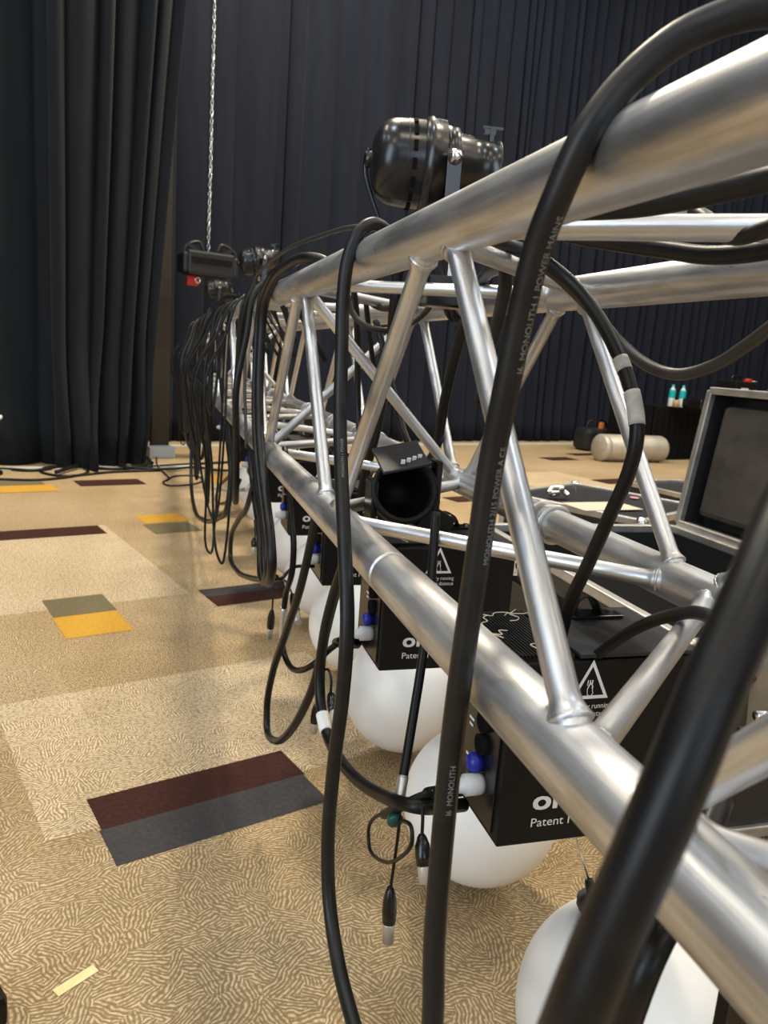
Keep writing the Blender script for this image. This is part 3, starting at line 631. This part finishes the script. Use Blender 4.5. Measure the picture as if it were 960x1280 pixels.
# cables on the floor before the left drape
def floor_cable(label, pts, rad, m=CABLE2, lift=0, group=None):
    return cable(label, [P(x, y, Z=rad+lift) for x, y in pts], rad, m, 9, 8, group)
floor_cable('black cable lying along the foot of the left drapes', [(-60,591),(0,586),(40,588),(90,583),(140,586),(190,583),(240,580),(300,577)], .012)
floor_cable('black cable lying in a wide curve on the carpet edge at far left', [(-60,598),(0,599),(40,600),(80,597),(110,590),(95,583),(60,584),(52,590),(80,595),(140,590),(200,588)], .010)
floor_cable('heap of black cable rucked against the folded drape', [(70,590),(105,580),(130,574),(150,569),(170,568),(186,574),(182,581),(160,584),(148,578),(160,570),(180,572),(190,579)], .016, CABLE2, .012)
floor_cable('thin black cable loop on the carpet beside the pale blue block', [(196,566),(197,583),(205,591),(211,598),(204,603),(212,607),(235,606),(252,602),(245,595),(220,595),(208,601)], .007, CABLE)
floor_cable('black cable running from the drapes to the truss bundle', [(150,583),(185,586),(215,586),(245,584),(275,588),(320,586)], .011, CABLE2, .012)

# ------------------------------------------------------------------ par lamps
def par_lamp(label, c, axis, R, clampx=None):
    t = thing('par_lamp', c, label, 'stage lamp'); A = Vector(axis).normalized()
    Mx = Vector((0,0,1)).rotation_difference(A).to_matrix().to_4x4()
    b = MB(); pr = []
    for k in range(15):
        a = PI/2*k/14*.97+.04; pr.append((-R*.62-R*.80*math.cos(a)**.74, R*math.sin(a)**.74*.985))
    pr = [(-R*1.43, 0)]+pr+[(-R*.60,R*.99),(-R*.20,R*1.0)]
    b.lathe(pr, Mx, 48); b.build('rear_shell', PARB, t)
    b = MB()
    for k in range(16):
        a = 2*PI*k/16; q = Mx.to_3x3()@Vector((R*1.0*math.cos(a), R*1.0*math.sin(a), -R*.44))
        Rm = Mx.to_3x3()@Matrix.Rotation(a,3,'Z'); b.box(q, (.005, R*.24, R*.10), Rm)
    b.build('vent_slots', DARK, t)
    b = MB(); b.lathe([(-R*.60,R*.985),(-R*.585,R*1.015),(-R*.57,R*.985)], Mx, 48)
    b.lathe([(-R*.20,R*.98),(-R*.20,R*1.06),(-R*.06,R*1.075),(-R*.04,R*1.09),(.0,R*1.09),(.02*R,R*1.06),(R*.30,R*1.04),(R*.31,R*.9)], Mx, 48); b.build('collar', PARB, t)
    b = MB(); b.lathe([(R*.30,R*.9),(R*.32,R*.94),(R*.62,R*.90),(R*.64,R*.83),(R*.66,R*.80),(R*.98,R*.77),(R*1.0,R*.72),(R*1.60,R*.68),(R*1.61,R*.72),(R*1.65,R*.72),(R*1.65,R*.64),(R*.7,R*.64),(R*.7,0)], Mx, 48); b.build('front_barrel', PARB, t)
    R3 = Mx.to_3x3()
    # side direction horizontal, perpendicular to the axis
    sd = A.cross(Vector((0,0,1))).normalized(); up = sd.cross(A)
    if up.z < 0: up = -up
    b = MB()
    for sg in (1,-1):
        p0 = A*(R*.46)+sd*sg*(R*1.10); p1 = p0+Vector((0,0,-R*1.75)); dirv = (p1-p0)
        m_ = (p0+p1)/2; b.box(m_, (.004, R*.34, dirv.length+R*.34), Matrix((sd, Vector((0,0,1)).cross(sd), Vector((0,0,1)))).transposed())
    m_ = A*(R*.46)+Vector((0,0,-R*1.75)); b.box(m_, (R*2.2, R*.34, .005), Matrix((sd, Vector((0,0,1)).cross(sd), Vector((0,0,1)))).transposed())
    b.build('yoke', PARB, t, bevel=.001)
    for sg in (1,-1):
        b = MB(); Mk = Matrix.Translation(A*(R*.46)+sd*sg*(R*1.12))@Vector((0,0,1)).rotation_difference(sd*sg).to_matrix().to_4x4()
        b.lathe([(-R*.2,R*.08),(0,R*.17),(.004,R*.17),(.008,R*.11),(.014,R*.11),(.016,R*.07),(.016,0)], Mk, 14); b.build('yoke_knob', CHROME, t)
    b = MB(); q = A*(R*1.45)+up*(R*.72); Rq = Matrix((A, sd, up)).transposed()
    b.box(q+up*R*.10, (R*.10, R*.16, R*.34), Rq); b.box(q+up*R*.30+A*R*.02, (R*.5, R*.05, R*.05), Rq); b.box(q+up*R*.2-A*R*.05, (R*.28,R*.12,R*.1), Rq); b.build('gel_clip', BLACKG, t)
    b = MB(); pc = -A*(R*1.46)
    b.sweep(spline([pc+up*R*.25, pc-A*R*.06+up*R*.05, pc-A*R*.05-up*R*.3, pc+A*R*.1-up*R*.75, pc+A*R*.25-up*R*1.1, pc+A*R*.45-up*R*1.5], 6), R*.06, 8)
    b.lathe([(-.01,0),(-.01,R*.2),(R*.12,R*.2),(R*.15,R*.12),(R*.15,0)], Matrix.Translation(pc+A*R*.05)@Vector((0,0,1)).rotation_difference(-A).to_matrix().to_4x4(), 16)
    b.build('lamp_tail', BLACKG, t)
    # hook clamp below the yoke
    b = MB(); m2 = A*(R*.46)+Vector((0,0,-R*1.75)); ce_ = CP('C', c.y+m2.y)-c
    b.sweep(spline([m2, m2.lerp(ce_,.45)+Vector((0,0,-.01)), ce_+Vector((0,0,RC+.035)), ce_+Vector((0,0,RC+.008))], 6), .011, 12)
    for oy in (-.015, .015): b.torus(ce_+Vector((0,oy,0)), (0,1,0), RC+.006, .006, 24, 8)
    b.box(ce_+Vector((0,0,RC+.012)), (.034,.05,.02)); b.build('hook_clamp', BLACKG, t, bevel=.001)
    return t
pc = P(536,208,z=1.52)
pax = (P(615,217,z=1.54)-P(480,202,z=1.52))
par_lamp('large black par lamp standing above the top tube against the back drape', pc, pax, .082)
pc2 = P(322,326,z=4.4); par_lamp('smaller black par lamp beside the chain hoist, upper of the two far lamps', pc2, P(350,320,z=4.45)-P(300,327,z=4.4), .075)
pc3 = P(272,361,z=5.6); par_lamp('small far par lamp below the chain hoist, lower of the two far lamps', pc3, P(290,358,z=5.6)-P(255,362,z=5.6), .062)

# black lamp body inside the truss
lc = P(503,616,z=1.20); t = thing('truss_lamp', lc, 'black open-mouthed lamp body lying inside the truss above the second winch box', 'stage lamp')
axl = (Vector((0,0,H))-lc).normalized(); axl = (axl+Vector((.10,0,.12))).normalized()
Ml = Vector((0,0,1)).rotation_difference(axl).to_matrix().to_4x4()
b = MB(); b.lathe([(-.13,0),(-.13,.03),(-.10,.048),(-.03,.055),(.03,.055),(.035,.060),(.045,.060),(.045,.050),(0,.046),(-.06,.03),(-.06,0)], Ml, 36); b.build('body', BLACKP, t)
b = MB(); b.box((-.015,-.02,.068), (.085,.09,.006), Matrix.Rotation(.35,3,'X')@Matrix.Rotation(-.25,3,'Y')); hd = b.build('hood_plate', BLACKT, t, bevel=.002)
b = MB()
for k in range(4): b.box((-.02+k*.011,-.052+.003*k,.064-.0+.003*k), (.007,.002,.008), Matrix.Rotation(.35,3,'X'))
b.build('hood_print', WHITE, hd)
for c_, s_, r_a in (((.06,0,-.05),(.06,.06,.05),.5),((.052,-.02,.02),(.012,.05,.09),0),((-.058,0,-.02),(.012,.05,.09),0)):
    b = MB(); b.box(c_, s_, Matrix.Rotation(r_a,3,'Y')); b.build('bracket', BLACKG, t, bevel=.003)
b = MB(); b.lathe([(0,0),(0,.012),(.03,.012),(.03,0)], Matrix.Translation((.03,-.01,.05))@Matrix.Rotation(PI/2,4,'Y'), 14); b.build('cable_gland', BLACKG, t)
tag(t, None, None)
t.scale = (.86,.86,.86)
# small black dimmer box hung below the top brace
dp_ = P(560,366,z=1.42); t = thing('junction_box', dp_, 'small black junction box hanging between the two main diagonals under the top tube', 'box')
b = MB(); b.box((0,0,0), (.10,.06,.055)); b.build('body', BLACKG, t, bevel=.004)
b = MB(); b.box((0,0,.04), (.012,.012,.035)); b.box((.03,-.031,.012),(.02,.003,.012)); b.build('hanger', CHROME, t)

# ------------------------------------------------------------------ chain hoist
hc = P(260,331,z=6.7); hz = 6.7; t = thing('chain_hoist', hc, 'grey black electric chain hoist hanging on its chain at the far end of the truss', 'hoist', rz=.3)
b = MB(); b.box((0,0,0), (.42,.2,.20)); b.box((-.225,0,-.005), (.05,.18,.17)); b.box((.225,0,-.005), (.05,.18,.17)); b.build('body', BLACKT, t, bevel=.02)
b = MB()
for sg in (-1,1):
    p = spline([Vector((sg*.24,-.05,.06)), Vector((sg*.21,-.05,.13)), Vector((sg*.10,-.05,.17)), Vector((sg*.06,-.05,.10))], 6); b.sweep(p, .014, 10)
    b.box((sg*.15,-.05,.115), (.12,.03,.03), Matrix.Rotation(-sg*.5 if sg<0 else -.5*sg,3,'Y'))
b.build('handle', BLACKT, t)
b = MB(); b.box((.0,-.102,.02), (.36,.006,.05)); b.build('band', BLACKG, t)
b = MB(); b.box((-.14,0,-.15), (.10,.06,.08)); b.sweep([Vector((-.14,0,-.1)), Vector((-.14,0,-.16))], .015, 8); tag(b.build('hook_block', RED, t, bevel=.012), 'red hook block')
b = MB(); b.torus((-.10,-.03,-.14), (0,1,0), .022, .008); b.build('hook', CHROME, t)
b = MB(); zt = HC-.02-hc.z; pit = .036; nl = int((zt-.06)/pit)
for k in range(nl):
    zc = .08+k*pit; a = Vector((1,0,0)) if k % 2 else Vector((0,1,0)); side = Vector((0,1,0)) if k % 2 else Vector((1,0,0))
    ring = []
    for j in range(9):
        th = 2*PI*j/8; ring.append(Vector((0,0,zc))+side*(.0125*math.cos(th))+Vector((0,0,.0225*math.sin(th))))
    b.sweep(ring, .0048, 5, False)
b.build('chain', CHROME, t)
# thin wire hanging further right
w0 = P(486,120,z=9.0); b = MB(); b.sweep([Vector((0,0,-1.6)), Vector((0,0,HC-.02-w0.z))], .006, 6); b.lathe([(-.02,0),(-.02,.018),(.02,.018),(.02,0)], Matrix.Translation((0,0,-.3)), 10)
o = b.build('hanging_wire', ALU_D, loc=w0); tag(o, 'thin pale wire hanging straight down before the back drape', 'wire')

# ------------------------------------------------------------------ flight cases on the right
def rail(b, p, q, w=.028):
    p, q = Vector(p), Vector(q); dv = q-p; m_ = (p+q)/2; X = dv.normalized(); Z = Vector((0,0,1)) if abs(X.z) < .9 else Vector((0,1,0)); Y = Z.cross(X).normalized(); Z = X.cross(Y)
    b.box(m_, (dv.length, w, w), Matrix((X,Y,Z)).transposed())
def latch(name, parent, p, rz=0):
    b = MB(); R = Matrix.Rotation(rz,3,'Z'); p = Vector(p); b.box(p, (.10,.012,.07), R); b.box(p+R@Vector((0,-.008,.0)), (.05,.012,.04), R); b.lathe([(-.004,0),(-.004,.014),(.012,.014),(.012,0)], Matrix.Translation(p+R@Vector((0,-.012,0)))@Matrix.Rotation(PI/2,4,'X'), 12)
    return b.build(name, CHROME, parent, bevel=.002)
HCASE = .51
# closed case turned about 30 degrees
c0 = P(718,603,Z=HCASE); ang = math.radians(30); e1 = Vector((math.cos(ang), math.sin(ang), 0)); e2 = Vector((math.sin(ang), -math.cos(ang), 0)); SX, SY = .62, .66
cen = c0 - e1*SX/2 + e2*SY/2
t = thing('flight_case', (cen.x, cen.y, 0), 'closed black flight case with a cream card on its flat lid', 'flight case', rz=ang)
b = MB(); b.box((0,0,HCASE/2-.01+.01), (SX-.02, SY-.02, HCASE-.045)); b.build('body', LAMIN, t)
b = MB(); b.box((0,0,HCASE-.012), (SX-.03, SY-.03, .014)); lid = b.build('lid', BLACKT, t)
b = MB(); hx, hy = SX/2-.012, SY/2-.012
for z in (HCASE-.012, .05):
    rail(b, (-hx,-hy,z), (hx,-hy,z)); rail(b, (hx,-hy,z), (hx,hy,z)); rail(b, (hx,hy,z), (-hx,hy,z)); rail(b, (-hx,hy,z), (-hx,-hy,z))
for sx in (-1,1):
    for sy in (-1,1): rail(b, (sx*hx,sy*hy,0.03), (sx*hx,sy*hy,HCASE-.01))
b.build('edge_rails', ALU_D, t, bevel=.004)
for sx in (-1,1):
    for sy in (-1,1):
        b = MB(); n = 10; b.lathe([(.026*math.sin(PI*k/n-PI/2), max(1e-5,.026*math.cos(PI*k/n-PI/2))) for k in range(n+1)], Matrix.Translation((sx*hx,sy*hy,HCASE-.014)), 14); b.build('ball_corner', CHROME, t)
latch('latch', t, (.12, hy+.012, HCASE-.07), PI); latch('latch', t, (-.12, -hy-.012, HCASE-.07)); latch('latch', t, (hx+.012, .1, HCASE-.07), PI/2)
pcd = P(755,636,Z=HCASE+.002); b = MB(); b.box((0,0,.001), (.30,.16,.002), Matrix.Rotation(.15,3,'Z')); o = b.build('cream_card', CREAM, loc=(pcd.x+.02,pcd.y+.05,HCASE+.0022)); tag(o, 'cream card lying on the closed black flight case', 'card')
ps = P(698,617,Z=HCASE+.02); b = MB(); b.sweep(spline([Vector((-.05,0,0)),Vector((-.02,.02,.02)),Vector((.01,-.01,.025)),Vector((.03,.02,.01)),Vector((.05,0,-.008))],6), .012, 8); b.torus((-.02,0,.0),(0,.5,1),.022,.008); o = b.build('shackle', CHROME, loc=ps); tag(o, 'small steel shackle lying on the closed flight case lid', 'shackle')
pp = P(793,623,Z=HCASE); b = MB(); b.lathe([(0,0),(0,.02),(.003,.02),(.003,0)], None, 14); o = b.build('pink_sticker', mat('pink_paper',(.75,.35,.38),.6), loc=(pp.x,pp.y,HCASE+.0015)); tag(o, 'small round pink sticker on the closed flight case lid', 'sticker')
# open case with raised lid
hb = P(848,657,Z=HCASE); XR = hb.x-.02; XL = 1.09; Y1 = hb.y; Y0 = 1.29; wX, wY = XR-XL, Y1-Y0
t = thing('flight_case', ((XL+XR)/2, (Y0+Y1)/2, 0), 'open black flight case with its foam lined lid raised, at the right edge', 'flight case')
b = MB(); th = .012; HB_ = HCASE-.02
b.box((0,0,.04), (wX,wY,.02)); b.box((-wX/2+th/2,0,HB_/2+.02), (th,wY,HB_-.02)); b.box((wX/2-th/2,0,HB_/2+.02), (th,wY,HB_-.02)); b.box((0,-wY/2+th/2,HB_/2+.02), (wX,th,HB_-.02)); b.box((0,wY/2-th/2,HB_/2+.02), (wX,th,HB_-.02)); b.build('body', LAMIN, t)
b = MB(); hx, hy = wX/2, wY/2
for z in (HCASE-.012, .035):
    rail(b, (-hx,-hy,z), (hx,-hy,z)); rail(b, (hx,-hy,z), (hx,hy,z)); rail(b, (hx,hy,z), (-hx,hy,z)); rail(b, (-hx,hy,z), (-hx,-hy,z))
for sx in (-1,1):
    for sy in (-1,1): rail(b, (sx*hx,sy*hy,0.02), (sx*hx,sy*hy,HCASE))
b.build('edge_rails', ALU_D, t, bevel=.004)
b = MB(); b.box((0,0,.22), (wX-.05,wY-.05,.34)); b.build('foam_insert', DARK, t)
for yy in (-.35,.25): latch('latch', t, (-hx-.02, yy, HCASE-.06), -PI/2)
# raised lid: tray 0.5 long up, leaning back
LH, LD = .50, .11; ln = math.radians(6.5)
lup = Vector((math.sin(ln),0,math.cos(ln))); lnrm = Vector((-math.cos(ln),0,math.sin(ln))); lo_ = Vector((hx+.02,0,HCASE+.01))
def LP(u, y, w): return lo_+lup*u+Vector((0,y,0))+lnrm*w
RL = Matrix((lup, Vector((0,1,0)), lnrm)).transposed()
b = MB(); b.box(LP(LH/2,0,-LD+.006), (LH,wY,.012), RL)
b.box(LP(.006,0,-LD/2), (.012,wY,LD), RL); b.box(LP(LH-.006,0,-LD/2), (.012,wY,LD), RL); b.box(LP(LH/2,-hy+.006,-LD/2), (LH,.012,LD), RL); b.box(LP(LH/2,hy-.006,-LD/2), (LH,.012,LD), RL); lidp = b.build('lid', LAMIN, t)
b = MB()
for w in (0,):
    rail(b, LP(0,-hy,w), LP(LH,-hy,w), .026); rail(b, LP(LH,-hy,w), LP(LH,hy,w), .026); rail(b, LP(LH,hy,w), LP(0,hy,w), .026); rail(b, LP(0,hy,w), LP(0,-hy,w), .026)
rail(b, LP(LH,-hy,-LD), LP(LH,hy,-LD), .026); rail(b, LP(LH,hy,-LD), LP(0,hy,-LD), .026)
b.build('lid_rails', ALU_D, lidp, bevel=.004)
b = MB(); b.box(LP(LH/2,0,-LD+.045), (LH-.09,wY-.09,.07), RL); b.build('lid_foam', FOAM, lidp, bevel=.02)
b = MB(); b.box(LP(LH+.014,hy-.32,-.02), (.012,.11,.05), RL); b.box(LP(LH+.02,hy-.32,-.02), (.016,.05,.03), RL); b.build('lid_latch', CHROME, lidp, bevel=.002)
# another small case beyond
pk = P(842,628,Z=.0+.34); t = thing('flight_case', (pk.x+.25, pk.y+.25, 0), 'small far flight case with pale rails seen beside the raised lid', 'flight case', rz=.2)
b = MB(); b.box((0,0,.2), (.5,.5,.36)); b.build('body', LAMIN, t)
b = MB(); hx2 = .25
for z in (.03,.38):
    rail(b, (-hx2,-hx2,z), (hx2,-hx2,z)); rail(b, (hx2,-hx2,z), (hx2,hx2,z)); rail(b, (hx2,hx2,z), (-hx2,hx2,z)); rail(b, (-hx2,hx2,z), (-hx2,-hx2,z))
for sx in (-1,1):
    for sy in (-1,1): rail(b, (sx*hx2,sy*hx2,.02), (sx*hx2,sy*hx2,.39))
b.build('edge_rails', ALU_D, t, bevel=.004)
for xx in (-.1,.12): latch('latch', t, (xx,-hx2-.02,.3))

# beige metal cylinder on the far floor
cy = P(795,579,Z=0); t = thing('metal_cylinder', (cy.x, cy.y+.15, 0), 'beige metal cylinder lying on the carpet before the black table', 'cylinder', rz=.12)
b = MB(); Rr = .165; Lc = .98; Mc = Matrix.Translation((0,0,Rr))@Matrix.Rotation(PI/2,4,'Y')
b.lathe([(-Lc/2,0),(-Lc/2,Rr*.9),(-Lc/2+.02,Rr),(-Lc/2+.07,Rr),(-Lc/2+.075,Rr*.97),(-Lc/2+.09,Rr*.97),(-Lc/2+.095,Rr),(Lc/2-.05,Rr),(Lc/2-.015,Rr*.93),(Lc/2,Rr*.7),(Lc/2,0)], Mc, 36); b.build('drum', BEIGEM, t)
b = MB(); b.lathe([(Lc/2,.05),(Lc/2+.03,.05),(Lc/2+.03,.03),(Lc/2+.08,.03),(Lc/2+.08,0)], Mc, 18); b.torus((Lc/2+.06,0,Rr),(1,0,0),.05,.01); b.build('valve', ALU_D, t)
# clutter behind it
pq = P(745,548,z=10.6); t = thing('tool_bag', (pq.x,pq.y,0), 'dark grey bag with an orange tag behind the beige cylinder', 'bag', rz=.2)
b = MB(); b.box((0,0,.16), (.6,.3,.30)); b.build('body', BLACKT, t, bevel=.06); b = MB(); b.box((.02,-.05,.34), (.06,.05,.10)); b.build('tag', ORANGE, t, bevel=.01); b = MB(); b.sweep(spline([Vector((-.2,0,.3)),Vector((-.15,0,.4)),Vector((.12,0,.4)),Vector((.18,0,.3))],6), .015, 8); b.build('handle', BLACKG, t)

# black table with bottles
tz = 9.7; tl = P(818,507,z=tz); tr_ = tl+RU*2.2; TH = tl.z
t = thing('cloth_table', ((tl.x+tr_.x)/2, (tl.y+tr_.y)/2, 0), 'table under a black cloth at the far right before the back drape', 'table', rz=GRID)
b = MB(); b.box((0,.35,TH-.012), (2.2,.7,.024)); b.build('top', BLACKG, t, bevel=.003)
b = MB(); n = 120; vs = []
for j in range(2):
    for i in range(n+1):
        x = -1.1+2.2*i/n; vs.append((x, -.012*math.sin(i*.9)-.015+(0 if j else .005), (TH-.02)*(1-j)+.01))
b.add(vs, [(i,i+1,n+2+i,n+1+i) for i in range(n)]); b.box((-1.09,.35,TH/2), (.01,.68,TH-.03)); b.box((1.09,.35,TH/2), (.01,.68,TH-.03)); b.box((0,.69,TH/2),(2.18,.01,TH-.03)); b.build('cloth_skirt', DARK, t)
def bottle(x, label):
    p = P(x, 502, z=tz+.12); t = thing('water_bottle', (p.x, p.y, TH), label, 'bottle', 'water bottles on the black table')
    b = MB(); b.lathe([(0,0),(0,.036),(.01,.04),(.10,.039),(.17,.04),(.21,.034),(.245,.016),(.26,.015)], None, 18); b.build('body', BOTT, t)
    b = MB(); b.lathe([(.11,.0405),(.185,.0405)], None, 18); b.lathe([(.185,.041),(.21,.0355)], None, 18); b.build('label', TEAL, t)
    b = MB(); b.lathe([(.25,.017),(.275,.017),(.275,0)], None, 14); b.build('cap', TEAL, t)
bottle(839, 'left one of the two teal labelled water bottles on the black table'); bottle(852, 'right one of the two teal labelled water bottles on the black table')
pcu = P(845,504,z=tz+.06); b = MB(); b.lathe([(0,0),(0,.032),(.085,.038),(.088,.036),(.01,.03),(.01,0)], None, 18); o = b.build('paper_cup', KRAFT, loc=(pcu.x,pcu.y,TH)); tag(o, 'small tan paper cup before the water bottles', 'cup')
pb = P(920,475,z=tz+.3); t = thing('amp_box', (pb.x,pb.y,TH), 'black equipment box with a pale label on the table behind the raised lid', 'box', rz=GRID)
b = MB(); b.box((0,0,.19), (.42,.3,.38)); b.build('body', BLACKP, t, bevel=.01); b = MB(); b.box((-.02,-.152,.28), (.16,.004,.03)); b.build('label', TAPEW, t)
b = MB(); b.sweep(spline([Vector((-.1,0,.37)),Vector((-.09,0,.43)),Vector((.09,0,.43)),Vector((.1,0,.37))],5), .012, 8); b.build('handle', BLACKG, t)
pr_ = P(935,476,z=tz+.02); t = thing('hand_tool', (pr_.x,pr_.y,pr_.z-.02), 'small red handled tool beside the black equipment box', 'tool'); b = MB(); b.sweep([Vector((-.05,0,.02)),Vector((0,0,.025)),Vector((.05,0,.02))], .022, 8); b.build('grip', RED, t); b = MB(); b.sweep([Vector((.05,0,.02)),Vector((.14,0,.015))], .008, 6); b.build('shaft', CHROME, t)
pl_ = P(880,490,z=tz+.1); t = thing('laptop', (pl_.x,pl_.y,TH), 'dark closed equipment case lying between the bottles and the equipment box', 'case', rz=GRID); b = MB(); b.box((0,0,.06), (.5,.32,.12)); b.build('body', BLACKG, t, bevel=.02); b = MB(); b.box((0,-.165,.07),(.12,.012,.02)); b.build('handle', BLACKT, t); t.name = 'equipment_case'

# floor bits
ty = P(95,1226,Z=0); b = MB(); b.box((0,0,.0006), (.072,.019,.0008)); o = b.build('tape_strip', TAPEY, loc=(ty.x,ty.y,.0004)); o.rotation_euler.z = math.radians(36); tag(o, 'short strip of yellow tape stuck on the carpet at bottom left', 'tape')
bx = P(-8,1262,Z=.0); t = thing('equipment_box', (bx.x-.05,bx.y-.03,0), 'black rubber corner of a piece of equipment at the bottom left edge', 'equipment', rz=.5)
b = MB(); b.box((0,0,.035), (.13,.12,.07)); b.build('block', BLACKP, t, bevel=.02); b = MB(); b.lathe([(0,.006),(.002,.006),(.002,0)], Matrix.Translation((.03,-.02,.07)), 10); b.build('screw', BLACKG, t)
gz = P(-6,528,z=5.6); t = thing('lamp_stand', (gz.x-.09,gz.y,0), 'grey and white equipment end peeking in at the left edge before the drape', 'equipment')
b = MB(); b.box((0,0,gz.z-.04), (.26,.14,.10)); b.build('housing', BLACKT, t, bevel=.015); b = MB(); b.box((0,0,gz.z+.035), (.26,.13,.03)); b.build('top', TAPEW, t, bevel=.01)
b = MB(); b.sweep([Vector((-.03,0,0.02)),Vector((-.03,0,gz.z-.06))], .02, 12); b.lathe([(0,0),(0,.16),(.02,.16),(.03,.03),(.03,0)], Matrix.Translation((-.03,0,0)), 24); b.build('stand', BLACKP, t)

# ------------------------------------------------------------------ world and view
w = bpy.data.worlds.new('hall_air'); bpy.context.scene.world = w; w.use_nodes = True
w.node_tree.nodes['Background'].inputs['Color'].default_value = (.5,.52,.55,1); w.node_tree.nodes['Background'].inputs['Strength'].default_value = .02
vs_ = bpy.context.scene.view_settings; vs_.view_transform = 'Standard'; vs_.look = 'None'; vs_.exposure = 0.0; vs_.gamma = 1.0; vs_.use_curve_mapping = False
